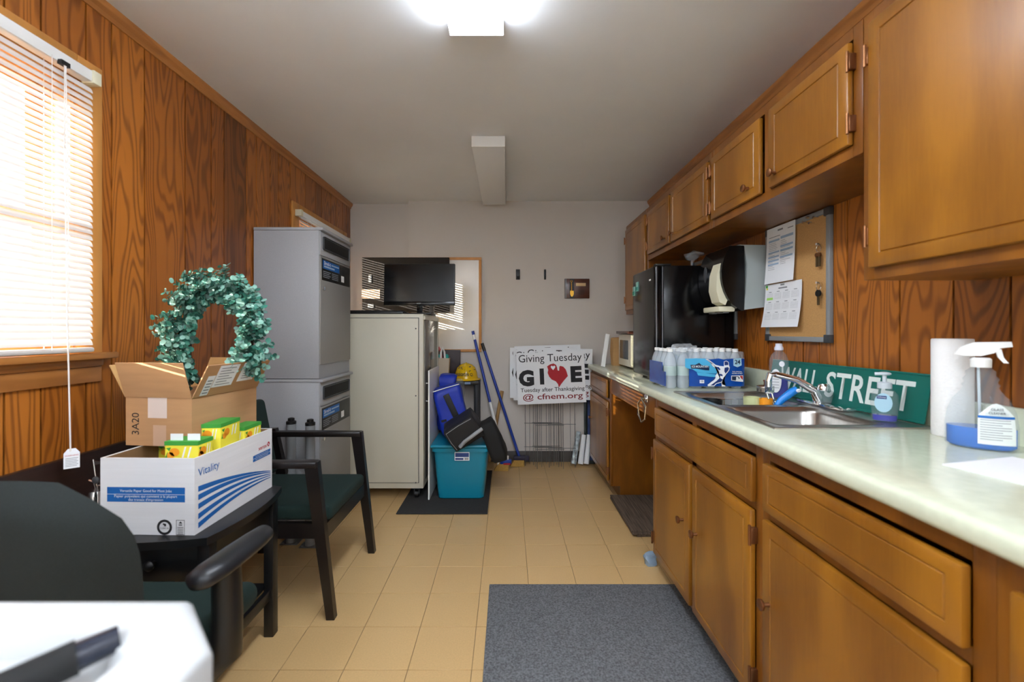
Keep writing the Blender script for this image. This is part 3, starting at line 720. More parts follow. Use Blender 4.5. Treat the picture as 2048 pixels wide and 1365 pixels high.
for s_ in range(480):
    a = random.uniform(0, 2*PI)
    if math.sin(a) < -.75: continue
    p = ringpt(a); tdir = (ringpt(a+.01)-p).normalized(); rad = Vector((math.cos(a), 0, math.sin(a)*.8)).normalized()
    th = random.uniform(-2.5, 2.5) if random.random() < .75 else random.uniform(-.7, .7)
    d = (rad*math.cos(th) + Vector((0, -1, 0))*abs(math.sin(th))*1.0 + tdir*random.uniform(.2, 1.0)).normalized()
    L = random.uniform(.06, .122)*(0.5 if rad.dot(d) < 0 else 1)
    spr.append((p, d, L))
    stem.tube([p, p+d*L*.5, p+d*L+Vector((0, 0, -.004))], .0012, seg=4)
leaves = []
for (p, d, L) in spr:
    n = int(L/.0095)
    sd_ = d.cross(Vector((0, 0, 1))).normalized()
    for k in range(2, n+1):
        q = p+d*(L*k/n)
        for s_ in (-1, 1):
            ang = k*1.57
            out = (sd_*math.cos(ang) + sd_.cross(d)*math.sin(ang))*s_
            ld = (out + d*.45 + Vector((random.uniform(-.3, .3), random.uniform(-.3, .3), random.uniform(-.3, .3)))).normalized()
            nr = (d*.9 + Vector((random.uniform(-.4, .4), -.5+random.uniform(-.4, .2), random.uniform(-.2, .6)))).normalized()
            yv = nr.cross(ld).normalized(); nr = ld.cross(yv)
            M = Matrix((ld, yv, nr)).transposed().to_4x4(); M.translation = q
            leaves.append((M, k/n))
random.shuffle(leaves)
leaves.sort(key=lambda t: t[0].translation.y + random.uniform(0, .02))
for i, (M, f) in enumerate(leaves):
    c = 2 if random.random() < .22+.25*(f > .8) else random.choice((0, 0, 1, 1, 1, 3))
    sz = random.choice((0, 0, 1, 2))
    if i < 300:
        o = link('leaf', leafs[sz*4+c], wr_); M2 = M.copy(); M2.translation = M.translation-Vector(wr_.location); o.matrix_local = M2
    else:
        rest[c].bm.from_mesh(leafs[sz*4+c]); vv = rest[c].bm.verts; vv.ensure_lookup_table()
        bmesh.ops.transform(rest[c].bm, matrix=M, verts=vv[-10:])
for c in rest:
    o = part('foliage', rest[c], LEAF[c], wr_, angle=80); o['kind'] = 'stuff'
part('stem', stem, mat('stem_green', '#4a5a45', .8), wr_)

# little golf trophy
gf = thing('golf_figurine', 'small silver golf flag and club figurine behind the paper carton', 'figurine', (-1.3, 1.42, TZ+.001))
gx, gy = -1.315, 1.40
part('bag', B().lathe([(.018, 0), (.02, .05), (.024, .11), (.02, .125)], c=(gx, gy, TZ+.001)), CHROME, gf)
part('flag_pole', B().cyl((gx+.004, gy, TZ+.11), (gx-.012, gy, TZ+.225), .0018, seg=8), CHROME, gf)
part('flag', B().prism([(0, 0), (.035, .007), (0, .016)], -.0005, .0005, M=frame((gx-.012, gy, TZ+.207), (1, 0, 0), (0, 0, 1))), CHROME, gf)
part('club', B().tube([(gx-.01, gy+.01, TZ+.1), (gx-.02, gy+.01, TZ+.15), (gx-.035, gy+.01, TZ+.155)], .003, seg=6).tube([(gx+.01, gy-.01, TZ+.1), (gx+.012, gy-.01, TZ+.145), (gx+.028, gy-.01, TZ+.15)], .003, seg=6), CHROME, gf)
part('ball_disc', B().sph((gx, gy-.004, TZ+.16), .012, sc=(1, .4, 1)), DGREY, gf)

# guest chair facing right
gc = thing('guest_chair', 'dark wooden guest chair with green seat beside the grey bins', 'chair', (-1.02, 2.12, 0))
ya, yb_ = 1.845, 2.395
part('seat', B().box(-1.285, -.765, ya+.05, yb_-.05, .385, .45, bev=.022, seg=4), GFAB, gc)
part('seat_frame', B().box(-1.27, -.775, ya+.03, ya+.055, .32, .385).box(-1.27, -.775, yb_-.055, yb_-.03, .32, .385).box(-.80, -.775, ya+.055, yb_-.055, .32, .385).box(-1.27, -1.245, ya+.055, yb_-.055, .32, .385), ESPR, gc)
def slant(b, p0, p1, w0, w1, dy):
    """tapered leg between two (x, z) points, wide in x"""
    (x0, z0), (x1, z1) = p0, p1
    v = [b.bm.verts.new(c) for c in ((x0-w0, -dy, z0), (x0+w0, -dy, z0), (x0+w0, dy, z0), (x0-w0, dy, z0), (x1-w1, -dy, z1), (x1+w1, -dy, z1), (x1+w1, dy, z1), (x1-w1, dy, z1))]
    for f in ((3, 2, 1, 0), (4, 5, 6, 7), (0, 1, 5, 4), (1, 2, 6, 5), (2, 3, 7, 6), (3, 0, 4, 7)): b.bm.faces.new([v[i] for i in f])
    return b
for y in (ya, yb_):
    for (p0, p1, w0, w1) in (((-.742, 0), (-.825, .662), .017, .029), ((-1.345, 0), (-1.235, .44), .017, .026), ((-1.235, .44), (-1.285, .68), .026, .02)):
        b = slant(B(), p0, p1, w0, w1, .0165); bmesh.ops.translate(b.bm, vec=(0, y, 0), verts=b.bm.verts)
        part('leg' if p0[1] == 0 else 'back_post', b, ESPR, gc)
    part('armrest', B().box(-1.29, -.80, y-.024, y+.024, .635, .664, bev=.006), ESPR, gc)
part('backrest', B().box(-.03, .03, ya+.04, yb_-.04, 0, .40, bev=.026, seg=4, M=Matrix.Translation((-1.255, 0, .455)) @ Matrix.Rotation(math.radians(-11), 4, 'Y')), GFAB, gc)

# office chair in the foreground, facing away
oc = thing('office_chair', 'dark green office chair with black plastic armrests in the left foreground', 'chair', (-.965, 1.03, 0))
b = B(); n = 14; m_ = 12
def backpt(u, v, side):
    # u -1..1 across, v 0..1 up ; superellipse outline
    wv = .262*(1-.10*(1-v)**2)
    x = u*wv; z = .50+v*.455
    if v > .62:
        k = (v-.62)/.38; x *= (1-k**2.6)**(1/2.6)*.82+.18*(1-k**6) if k < 1 else .55
    y = .05*(u*u)+.02*math.sin(v*PI)
    th = .032*(1-abs(u)**6)*(1-(2*v-1)**10)
    return Vector((-.955+x, .80+y+side*th-.06*v, z-(.018*(abs(u)**3)*v)))
g0 = [[b.bm.verts.new(backpt(-1+2*i/n, j/m_, -1)) for j in range(m_+1)] for i in range(n+1)]
g1 = [[b.bm.verts.new(backpt(-1+2*i/n, j/m_, 1)) for j in range(m_+1)] for i in range(n+1)]
for i in range(n):
    for j in range(m_):
        b.bm.faces.new((g0[i][j], g0[i+1][j], g0[i+1][j+1], g0[i][j+1])); b.bm.faces.new((g1[i][j+1], g1[i+1][j+1], g1[i+1][j], g1[i][j]))
bmesh.ops.remove_doubles(b.bm, verts=b.bm.verts, dist=.0015)
part('backrest', b, GFAB2, oc, angle=80)
part('seat', B().box(-1.2, -.735, .86, 1.31, .40, .475, bev=.035, seg=5), GFAB, oc)
part('back_bracket', B().box(-1.0, -.91, .80, .90, .36, .38).box(-1.0, -.91, .785, .80, .36, .56), BLACKP, oc)
for x, s_ in ((-.692, 1), (-1.225, -1)):
    pad = B()
    prof = [(0, .014), (.015, .033), (.06, .042), (.13, .041), (.2, .036), (.245, .026), (.262, .008)]
    rings = []
    for t, r in prof:
        ring = []
        for k in range(14):
            a = 2*PI*k/14; ring.append(pad.bm.verts.new((x+s_*.02*t/.26+r*math.cos(a), .965+t, .652+(.023 if r > .015 else .011)*math.sin(a)-.004*(t < .01))))
        rings.append(ring)
    for p, q in zip(rings, rings[1:]):
        for k in range(14): pad.bm.faces.new((p[k], p[(k+1) % 14], q[(k+1) % 14], q[k]))
    pad.bm.faces.new(rings[0][::-1]); pad.bm.faces.new(rings[-1])
    part('armrest', pad, mat('black_rubber', '#1a1c20', .38), oc, angle=70)
    part('arm_support', B().tube([(x, 1.075, .64), (x, 1.08, .52), (x, 1.075, .42), (x-s_*.03, 1.075, .385), (x-s_*.16, 1.075, .38)], [.032, .034, .036, .034, .022], seg=12), BLACKP, oc, angle=60)
part('gas_lift', B().cyl((-.965, 1.08, .1), (-.965, 1.08, .40), .027).cyl((-.965, 1.08, .34), (-.965, 1.08, .40), .09), BLACKP, oc)
for k in range(5):
    a = 2*PI*k/5+.35
    e = Vector((-.965+.24*math.cos(a), 1.08+.24*math.sin(a), .075))
    lg = part('base_arm', B().tube([(-.965, 1.08, .11), e], [.026, .018], seg=8), BLACKP, oc)
    part('caster', B().cyl(e+Vector((-.012, 0, -.045)), e+Vector((.012, 0, -.045)), .03), BLACKP, lg)

# grey collection bins, stacked
def bin_(z0, h, label):
    r = thing('collection_bin', label, 'bin', (-1.285, 2.795, z0), group='stacked grey collection bins')
    x0, x1, y0, y1 = -1.482, -1.088, 2.55, 3.04
    part('body', B().box(x0, x1-.012, y0, y1, z0+.002, z0+h-.018, bev=.003), GREYM, r)
    part('lid', B().box(x0-.0, x1+.012, y0-.004, y1+.004, z0+h-.018, z0+h, bev=.004), GREYM, r)
    fp = part('front_panel', B().box(x1-.012, x1-.004, y0+.004, y1-.004, z0+.085, z0+h-.165, bev=.002), GREYF, r)
    part('toe_panel', B().box(x1-.04, x1-.012, y0+.004, y1-.004, z0+.002, z0+.08), GREYM, r)
    part('slot_panel', B().box(x1-.012, x1-.005, y0+.004, y1-.004, z0+h-.16, z0+h-.02, bev=.002), GREYM, r)
    part('slot_frame', B().box(x1-.006, x1, y0+.035, y1-.035, z0+h-.125, z0+h-.045, bev=.01), DGREY, r)
    part('slot', B().box(x1-.004, x1+.0012, y0+.05, y1-.05, z0+h-.115, z0+h-.055, bev=.002), BLACKM, r)
    zl = z0+h-.24; FB = frame((x1-.004, (y0+y1)/2, zl), (0, 1, 0), (0, 0, 1))
    lab = part('label_plate', B().box(x1-.006, x1-.003, y0+.02, y1-.02, zl-.065, zl+.065, bev=.001), BLACKP, r)
    part('blue_field', sheet([rect(-.215, .04, .005, .055)], FB, .0016), BLUEI, lab)
    text('Shred-it', PAPER, lab, FB, -.15, .04, w=.1, off=.0024, bold=.01); part('blue_print', sheet([rect(-.09, .03, .034, .043), rect(-.2, -.04, .014, .024)], FB, .0022), LBLUE, lab)
    part('print', sheet([rect(-.21, -.1-.02*(k % 2), -.014-k*.011, -.009-k*.011) for k in range(4)] + [rect(-.08, .02, -.014-k*.011, -.009-k*.011) for k in range(4)], FB, .0016), GINK, lab)
    part('barcode', sheet([rect(.07, .12, -.045, -.005)], FB, .0016), PAPER, lab)
    part('lock', B().cyl((x1-.006, y0+.035, zl-.115), (x1+.006, y0+.035, zl-.115), .011), CHROME, r)
    return r
bin_(0, .93, 'lower grey collection bin standing on the floor behind the guest chair')
bin_(.931, .888, 'upper grey collection bin stacked on another bin')
for x, y, lb in ((-1.115, 2.47, 'grey metal post with black cap nearer the room'), (-1.24, 2.505, 'grey metal post with black cap nearer the wall')):
    p = thing('metal_post', lb, 'post', (x, y, 0), group='grey posts behind the guest chair')
    part('tube', B().cyl((x, y, .006), (x, y, .69), .026, seg=24), GREYP, p)
    part('cap', B().lathe([(.027, .68), (.027, .695), (.018, .70), (.018, .712), (.012, .715)], c=(x, y, 0)), BLACKP, p)
    part('base_plate', B().box(x-.05, x+.05, y-.035, y+.035, 0, .006, bev=.002).cyl((x-.036, y-.022, .006), (x-.036, y-.022, .012), .007, seg=6).cyl((x+.036, y-.022, .006), (x+.036, y-.022, .012), .007, seg=6), WIREM, p)

# ============================================================ FAR LEFT: CABINET, COMPUTER, TOTE
cc = thing('equipment_cabinet', 'cream metal equipment cabinet on casters carrying the monitor', 'cabinet', (-.92, 3.43, 0))
cx0, cx1, cy0, cy1, cz0, cz1 = -1.22, -.602, 3.12, 3.75, .085, 1.335
part('body', B().box(cx0, cx1, cy0+.006, cy1, cz0, cz1, bev=.004), CREAM, cc)
fp = part('front_door', B().box(cx0+.03, cx1-.035, cy0-.002, cy0+.007, cz0+.045, cz1-.03, bev=.002), CREAM, cc)
part('door_seam', B().box(cx0+.026, cx1-.031, cy0+.003, cy0+.0065, cz0+.041, cz1-.026), DGREY, cc)
for z in (.13, .75, 1.23): part('rivet', B().cyl((cx1-.052, cy0-.004, z), (cx1-.052, cy0, z), .005, seg=12), DGREY, fp)
part('side_panel', B().box(cx1, cx1+.006, cy0+.04, cy1-.04, cz0+.05, cz1-.04, bev=.002), mat('smoked_panel', '#6b6660', .12), cc)
part('side_frame', B().box(cx1, cx1+.012, cy1-.04, cy1-.012, cz0+.03, cz1-.02).box(cx1, cx1+.012, cy0+.012, cy1-.012, cz1-.04, cz1-.015), CREAM, cc)
part('handle', B().tube([(cx1, 3.2, .83), (cx1+.028, 3.2, .83), (cx1+.028, 3.2, .70), (cx1, 3.2, .70)], .006), WHITEP, cc)
for x in (cx0+.06, cx1-.055):
    for y in (cy0+.06, cy1-.06):
        k = part('caster', B().box(x-.03, x+.03, y-.03, y+.03, .074, .085).box(x-.02, x-.014, y-.02, y+.02, .03, .075).box(x+.014, x+.02, y-.02, y+.02, .03, .075), CHROME, cc)
        part('wheel', B().cyl((x-.012, y, .032), (x+.012, y, .032), .031, seg=20), BLACKP, k)
zt = cz1+.001
mo = thing('monitor', 'black flat computer monitor on the cream cabinet', 'monitor', (-.66, 3.34, zt))
F = frame((-.667, 3.30, 1.565), (1, -.03, 0), (0, .05, 1))
part('casing', B().box(-.27, .27, -.158, .158, -.028, 0, bev=.006, M=F), BLACKP, mo)
part('screen', B().box(-.262, .262, -.128, .150, 0, .0015, M=F), BLACKG, mo)
part('bezel_strip', B().box(-.268, .268, -.157, -.132, 0, .003, bev=.001, M=F), BLACKG, mo)
text('acer', GREYP, mo, F, 0, -.145, w=.032, off=.004, bold=.01)
part('neck', B().box(-.69, -.645, 3.325, 3.35, zt+.01, 1.5, bev=.004), BLACKG, mo)
part('foot', B().box(-.78, -.56, 3.22, 3.42, zt, zt+.012, bev=.005), BLACKP, mo)
kb = thing('keyboard', 'black keyboard lying at the front of the cream cabinet top', 'keyboard', (-1.0, 3.2, zt))
part('case', B().box(-1.16, -.75, 3.135, 3.205, zt, zt+.016, bev=.004).box(-1.16, -.75, 3.17, 3.26, zt, zt+.02, bev=.004), BLACKP, kb)
for i in range(5): part('key_row', B().box(-1.15, -.76, 3.142+i*.022, 3.158+i*.022, zt+.016, zt+.026, bev=.002), BLACKM, kb)
single('computer_mouse', B().sph((-1.06, 3.34, zt+.014), .03, sc=(.75, 1.3, .48)), GREYP, 'grey computer mouse beside the bin behind the keyboard', 'mouse')
gs = thing('display_stand', 'light grey angled stand behind the monitor', 'stand', (-.5, 3.6, zt))
part('plate', B().box(-.70, -.61, 3.55, 3.72, zt, zt+.012, bev=.003), GREYP, gs)
part('post', B().box(-.645, -.605, 3.60, 3.62, zt+.012, zt+.11, bev=.003), GREYP, gs)
# board hanging over the whiteboard
wbd = thing('whiteboard', 'white dry erase board with oak frame on the end wall', 'whiteboard', (-.75, YB-.01, 1.02))
x0, x1, z0, z1 = -.915, -.24, 1.02, 1.895
part('surface', B().box(x0+.01, x1-.01, YB-.012, YB-.002, z0+.01, z1-.01), WBOARD, wbd)
for a in ((x0, x1, z0, z0+.025), (x0, x1, z1-.025, z1), (x1-.025, x1, z0+.025, z1-.025), (x0, x0+.025, z0+.025, z1-.025)):
    part('frame_rail', B().box(a[0], a[1], YB-.02, YB-.001, a[2], a[3], bev=.003), CASING, wbd)
pb = thing('tack_panel', 'dark brown woven tack panel hanging behind the monitor', 'panel', (-.93, YB-.05, 1.38))
px0, px1 = -1.335, -.535
part('panel', B().box(px0, px1, YB-.045, YB-.022, 1.385, 1.89, bev=.003), PANELF, pb)
Fp = frame((0, YB-.045, 0), (1, 0, 0), (0, 0, 1))
part('card', B().box(px0-.002, px0+.165, YB-.048, YB-.0455, 1.51, 1.595), mat('cream_card', '#d9c3ac', .8), pb)
part('card_print', sheet([rect(px0+.05+.02*(k % 2), px0+.155, 1.535+k*.013, 1.5385+k*.013) for k in range(4)], Fp, .0035), GINK, pb)
part('clip', B().box(px0+.062, px0+.09, YB-.055, YB-.0455, 1.655, 1.73, bev=.003), GREYP, pb)
part('clip', B().box(px0+.055, px0+.11, YB-.055, YB-.0455, 1.425, 1.46, bev=.003), GREYP, pb)
# hooks and plaque
hk = thing('coat_hook', 'wide black adhesive hook on the end wall', 'hook', (.097, YB, 1.69), group='black wall hooks')
part('plate', B().box(.078, .116, YB-.008, YB-.0005, 1.69, 1.785, bev=.003), BLACKP, hk)
for x in (.088, .107): part('prong', B().tube([(x, YB-.008, 1.72), (x, YB-.02, 1.7), (x, YB-.03, 1.70), (x, YB-.032, 1.715)], .006), BLACKP, hk)
hk = thing('coat_hook', 'narrow black adhesive hook on the end wall near the plaque', 'hook', (.348, YB, 1.69), group='black wall hooks')
part('plate', B().box(.338, .358, YB-.008, YB-.0005, 1.69, 1.785, bev=.004), BLACKP, hk)
part('prong', B().tube([(.348, YB-.008, 1.72), (.348, YB-.02, 1.7), (.348, YB-.03, 1.70)], .005), BLACKP, hk)
pq = thing('plaque', 'small walnut plaque with a golden shovel on the end wall', 'plaque', (.64, YB, 1.515))
part('base', B().box(.528, .757, YB-.022, YB-.0005, 1.515, 1.697, bev=.004), WALN, pq)
part('black_strip', B().box(.574, .615, YB-.0235, YB-.022, 1.517, 1.695), BLACKP, pq)
for x in (.532, .540): part('ribbon', B().box(x, x+.004, YB-.0235, YB-.022, 1.517, 1.695), GREYP, pq)
part('shovel', B().cyl((.592, YB-.027, 1.57), (.589, YB-.027, 1.665), .0035, seg=8).prism([(-.016, .03), (.016, .03), (.017, 0), (.009, -.02), (0, -.026), (-.009, -.02), (-.017, 0)], 0, .004, M=frame((.594, YB-.025, 1.555), (1, 0, 0), (0, 0, 1))).tube([(.589+.009*math.cos(a), YB-.027, 1.673+.008*math.sin(a)) for a in [k*PI/4 for k in range(8)]], .002, seg=6, closed=True), GOLD, pq)
part('name_plate', B().box(.632, .722, YB-.0235, YB-.022, 1.628, 1.656), mat('brass_plate', '#a98b62', .35, .6), pq)
Fq = frame((.68, YB-.022, 1.6), (1, 0, 0), (0, 0, 1))
part('engraving', sheet([rect(-.03+.006*(k % 2), .03, -.012-k*.012, -.009-k*.012) for k in range(4)], Fq), INK, pq)

# mat, white board edge, tote and bags
single('floor_mat', B().box(-.737, -.132, 2.885, 3.78, .0005, .008, bev=.003), MATB, 'black floor mat under the teal storage tote', 'mat')
single('foam_board', B().box(-.566, -.556, 3.115, 3.55, .009, .93), WHITEP, 'thin white board standing on edge between cream cabinet and tote', 'board')
tt = thing('storage_tote', 'teal plastic storage tote with lid holding the bags', 'tote', (-.335, 3.33, .0085))
b = B(); zz = .0085
def ringbox(x0, x1, y0, y1, r, z, n=4):
    out = []
    for cx, cy, a0 in ((x1-r, y1-r, 0), (x0+r, y1-r, PI/2), (x0+r, y0+r, PI), (x1-r, y0+r, 1.5*PI)):
        out += [b.bm.verts.new((cx+r*math.cos(a0+PI/2*k/n), cy+r*math.sin(a0+PI/2*k/n), z)) for k in range(n+1)]
    return out
rings = [ringbox(-.335-w, -.335+w, 3.33-d, 3.33+d, r, zz+z) for w, d, r, z in ((.155, .19, .03, 0), (.165, .2, .035, .008), (.192, .225, .035, .345), (.205, .238, .035, .347), (.205, .238, .035, .372))]
for p, q in zip(rings, rings[1:]):
    for k in range(len(p)): b.bm.faces.new((p[k], p[(k+1) % len(p)], q[(k+1) % len(p)], q[k]))
b.bm.faces.new(rings[0][::-1]); b.bm.faces.new(rings[-1])
part('body', b, TEAL, tt, angle=30)
part('lid', B().box(-.547, -.123, 3.085, 3.575, zz+.373, zz+.397, bev=.01, seg=3), TEAL, tt)
lbx = part('product_label', B().box(-.375, -.27, 3.098, 3.101, zz+.285, zz+.345, M=None), PAPER, tt)
Fl = frame((-.322, 3.098, zz+.315), (1, 0, 0), (0, 0, 1))
part('print', sheet([rect(-.048, .048, -.005, .024), rect(-.048, .01, -.025, -.012)], Fl), mat('navy_ink', '#24407e', .6), lbx)
part('barcode', sheet([rect(.018+k*.004, .0205+k*.004, -.025, -.01) for k in range(7)], Fl), INK, lbx)
zl = zz+.398
cb_ = thing('cooler_bag', 'bright blue insulated bag leaning on the tote lid', 'bag', (-.435, 3.25, zl), (0, math.radians(-13), math.radians(6)))
cb_.location = (-.385, 3.345, zl+.03)
part('bag_body', B().soft(.215, .17, .37, amp=.012, fr=9, rnd=.25, seed=1), BLUEF, cb_, local=True, angle=70)
part('pocket', B().box(.03, .075, -.094, -.082, .1, .31, bev=.003, M=Matrix.Rotation(math.radians(-12), 4, 'Y')), BLKF, cb_, local=True)
part('zipper', B().tube([(-.1, -.082, .355), (0, -.086, .363), (.1, -.082, .366)], .0035), PAPER, cb_, local=True)
part('strap_tab', B().box(-.09, -.05, -.092, -.08, .12, .135), BLKF, cb_, local=True)
single('folded_blue_bag', B().soft(.13, .12, .46, amp=.02, fr=10, rnd=.2, seed=5, M=Matrix.Translation((-.49, 3.50, zl+.004)) @ Matrix.Rotation(.03, 4, 'Y')), BLUEF, 'darker blue folded bag standing behind the bright blue bag', 'bag', angle=70)
kb2 = thing('lunch_bag', 'black insulated lunch bag with grey strap tipped over on the tote', 'bag', (-.2, 3.16, zl))
kb2.rotation_euler = (math.radians(12), math.radians(-32), 0); kb2.location = (-.265, 3.13, zl+.035)
part('bag_body', B().soft(.24, .2, .175, amp=.006, fr=9, rnd=.2, seed=3), BLKF, kb2, local=True, angle=70)
part('strap', B().tube([(-.07, -.105, .03), (-.02, -.12, .05), (.08, -.122, .06), (.125, -.1, .055)], .0135, seg=8), SILV, kb2, local=True)
part('piping', B().tube([(-.1, -.101, .02), (-.105, -.102, .085), (-.1, -.1, .16), (0, -.101, .165), (.1, -.1, .16)], .0025, seg=6), SILV, kb2, local=True)
single('rolled_jacket', B().soft(.125, .2, .31, amp=.018, fr=9, rnd=.5, seed=9, M=Matrix.Translation((-.1, 3.17, .425)) @ Matrix.Rotation(math.radians(-22), 4, 'Y') @ Matrix.Translation((0, 0, -.155))), BLACKM, 'black rolled jacket drooping over the right end of the tote', 'jacket', angle=80)

# black rack with bag, hard hat and flowers
rk = thing('storage_rack', 'black plastic rack against the end wall carrying the yellow hard hat', 'rack', (-.57, 3.91, 0))
rx0, rx1, ry0, ry1 = -.94, -.245, 3.78, 4.03
for x in (rx0+.025, rx1-.025):
    for y in (ry0+.025, ry1-.025): part('post', B().cyl((x, y, 0), (x, y, .765), .023, seg=16), DGREY, rk)
for z in (.745, .36, .06):
    part('shelf', B().box(rx0, rx1, ry0, ry1, z, z+.035, bev=.008), BLACKP, rk)
part('shelf_label', B().box(-.37, -.32, ry0-.002, ry0, .752, .772), LBLUE, rk)
zs = .781
hh_ = thing('hard_hat', 'yellow signed hard hat with black lettering on the rack', 'hard hat', (-.368, 3.90, zs))
b = B(); b.lathe([(.118, 0), (.122, .006), (.112, .03), (.106, .065), (.09, .105), (.06, .132), (.02, .145), (.002, .146)], c=(-.368, 3.90, zs), sc=(.9, 1))
part('shell', b, HHAT, hh_, angle=60)
part('brim', B().lathe([(.11, .0), (.142, -.0), (.146, .004), (.142, .009), (.112, .016)], c=(-.368, 3.885, zs+.001), sc=(.88, .98)), HHAT, hh_, angle=60)
part('ridge', B().tube([(-.368, 3.90-.112*math.cos(a), zs+.03+.118*math.sin(a)) for a in [k*PI/2/8+.25 for k in range(8)]], .006, seg=8), HHAT, hh_)
Fh = frame((-.368, 3.783, zs+.052), (1, 0, 0), (0, .25, 1))
text('REGION Q.', INK, hh_, Fh, 0, .0, w=.145, h=.03, off=.006, bold=.02)
scr = []
random.seed(3)
for k in range(16):
    x, y = random.uniform(-.07, .07), random.uniform(.03, .075)
    scr.append([(x, y), (x+random.uniform(.01, .025), y+random.uniform(-.006, .008)), (x+random.uniform(.012, .02), y-.004)])
part('signatures', sheet(scr, Fh, -.012), INK, hh_)
# bunny gift bag
bg_ = thing('bunny_bag', 'white and pink bunny gift bag with looped handles on the rack', 'bag', (-.52, 3.87, zs))
b = B()
def taper(x0, x1, y0, y1, z0, z1, k):
    cx = (x0+x1)/2
    v = [b.bm.verts.new(p) for p in ((cx+(x0-cx)*k, y0, z0), (cx+(x1-cx)*k, y0, z0), (cx+(x1-cx)*k, y1, z0), (cx+(x0-cx)*k, y1, z0), (x0, y0-.01, z1), (x1, y0-.01, z1), (x1, y1, z1), (x0, y1, z1))]
    for f in ((3, 2, 1, 0), (4, 5, 6, 7), (0, 1, 5, 4), (1, 2, 6, 5), (2, 3, 7, 6), (3, 0, 4, 7)): b.bm.faces.new([v[i] for i in f])
taper(-.68, -.55, 3.80, 3.88, zs, zs+.20, .85); part('bag_body', b, mat('pale_pink', '#eccfd4', .8), bg_)
b = B(); taper(-.575, -.46, 3.79, 3.86, zs, zs+.195, .8); part('canvas_panel', b, TANF, bg_)
for x, m, dy in ((-.64, WHITEP, 0), (-.525, WHITEP, 0), (-.655, PINK, .06), (-.56, PINK, .03)):
    part('handle', B().tube([(x-.012, 3.80+dy, zs+.18), (x-.008, 3.80+dy, zs+.25), (x+.006, 3.80+dy, zs+.29), (x+.02, 3.81+dy, zs+.25), (x+.024, 3.82+dy, zs+.18)], .009, seg=8), m, bg_)
for x in (-.655, -.565, -.49): part('egg', B().sph((x, 3.835, zs+.205), .022, sc=(1, 1, 1.15)), TEALB, bg_)
part('eye', B().sph((-.595, 3.792, zs+.12), .008, sc=(1, .4, 1.2)), INK, bg_)
part('inner_ear', B().prism([(-.02, 0), (.015, 0), (.01, .07), (-.008, .07)], 0, .002, M=frame((-.655, 3.797, zs+.08), (1, 0, 0), (0, 0, 1))), PINK, bg_)
bg_.location.x -= .045
single('dark_binder', B().box(-.70, -.43, 3.965, 4.0, zs, zs+.26, bev=.003), mat('dark_plum', '#2c1a1d', .5), 'dark plum binder standing on the rack behind the bunny bag', 'binder')
fl_ = thing('artificial_flowers', 'cream artificial roses on the lower shelf of the rack', 'flowers', (-.36, 3.86, .396))
random.seed(5)
for x, y, z in ((-.42, 3.85, .56), (-.375, 3.83, .53), (-.33, 3.84, .50), (-.295, 3.86, .47), (-.38, 3.87, .48)):
    b = B()
    for k in range(9):
        a = k*2.4; r = .012+.0022*k
        b.sph((x+r*.6*math.cos(a), y+r*.4*math.sin(a), z+r*.6*math.sin(a*1.3)), .016, sc=(1, .6, .9), u=8, v=6)
    part('bloom', b, PETAL, fl_, angle=60)
part('stalk', B().tube([(-.36, 3.86, .40), (-.37, 3.86, .48)], .02).tube([(-.36, 3.86, .44), (-.40, 3.85, .55)], .006).tube([(-.36, 3.86, .44), (-.3, 3.86, .47)], .006), mat('stalk_green', '#7f8f4a', .8), fl_)
single('plastic_wrap', B().soft(.07, .06, .42, n=10, amp=.016, fr=22, rnd=.4, seed=2, M=Matrix.Translation((-.385, 3.515, zl+.006))), GLASS, 'crumpled clear plastic wrap above the blue bag', 'plastic wrap', angle=20)

# brooms
def broom(top, foot, cols, label, head):
    top = Vector(top); foot = Vector(foot); d = (foot-top)
    r = thing('broom', label, 'broom', (foot.x, foot.y, 0), group='brooms against the end wall')
    c0 = 0
    for name, m, t0, t1, rad in cols: part(name, B().cyl(top+d*t0, top+d*t1, rad, seg=12), m, r)
    hx = foot.x; hy = foot.y
    if head == 'white':
        part('bracket', B().box(hx-.055, hx+.045, hy-.012, hy+.012, .085, .12, bev=.004).box(hx-.055, hx-.04, hy-.012, hy+.012, .03, .09).box(hx+.03, hx+.045, hy-.012, hy+.012, .03, .09), WHITEP, r)
        part('collar', B().box(hx-.03, hx+.07, hy-.02, hy+.02, .05, .088, bev=.006, M=None), BPOLE, r)
        part('red_band', B().box(hx+.0, hx+.06, hy-.022, hy+.022, .045, .06), REDI, r)
    else:
        part('collar', B().box(hx-.05, hx+.09, hy-.02, hy+.02, .045, .085, bev=.008), mat('plum_plastic', '#2b2740', .5), r)
    b = B(); bmesh.ops.create_cube(b.bm, size=1)
    for v in b.bm.verts:
        lo = v.co.z < 0; v.co = Vector((hx+v.co.x*(.125 if lo else .09)-(.02 if lo else 0), hy+v.co.y*(.07 if lo else .035)-(.02 if lo else 0), .002 if lo else .05))
    part('bristles', b, STRAW, r)
broom((-.318, 4.0, 1.212), (-.035, 3.83, .10), [('pole', BPOLE, .05, .57, .0125), ('tip', BPOLE, 0, .03, .013), ('tip_collar', WHITEP, .03, .07, .0135), ('lower_pole', WHITEP, .57, 1, .014)], 'broom with blue and white pole and white bracket head', 'white')
broom((-.235, 4.038, 1.10), (.105, 3.95, .08), [('pole', BPOLE, .06, 1, .0125), ('tip', BLACKP, 0, .07, .0145)], 'broom with all blue pole and dark head', 'dark')
single('wooden_stick', B().cyl((-.05, 4.035, .66), (-.17, 3.99, .02), .0165, seg=12), WOODH, 'bare wooden stick leaning on the wall behind the brooms', 'stick')

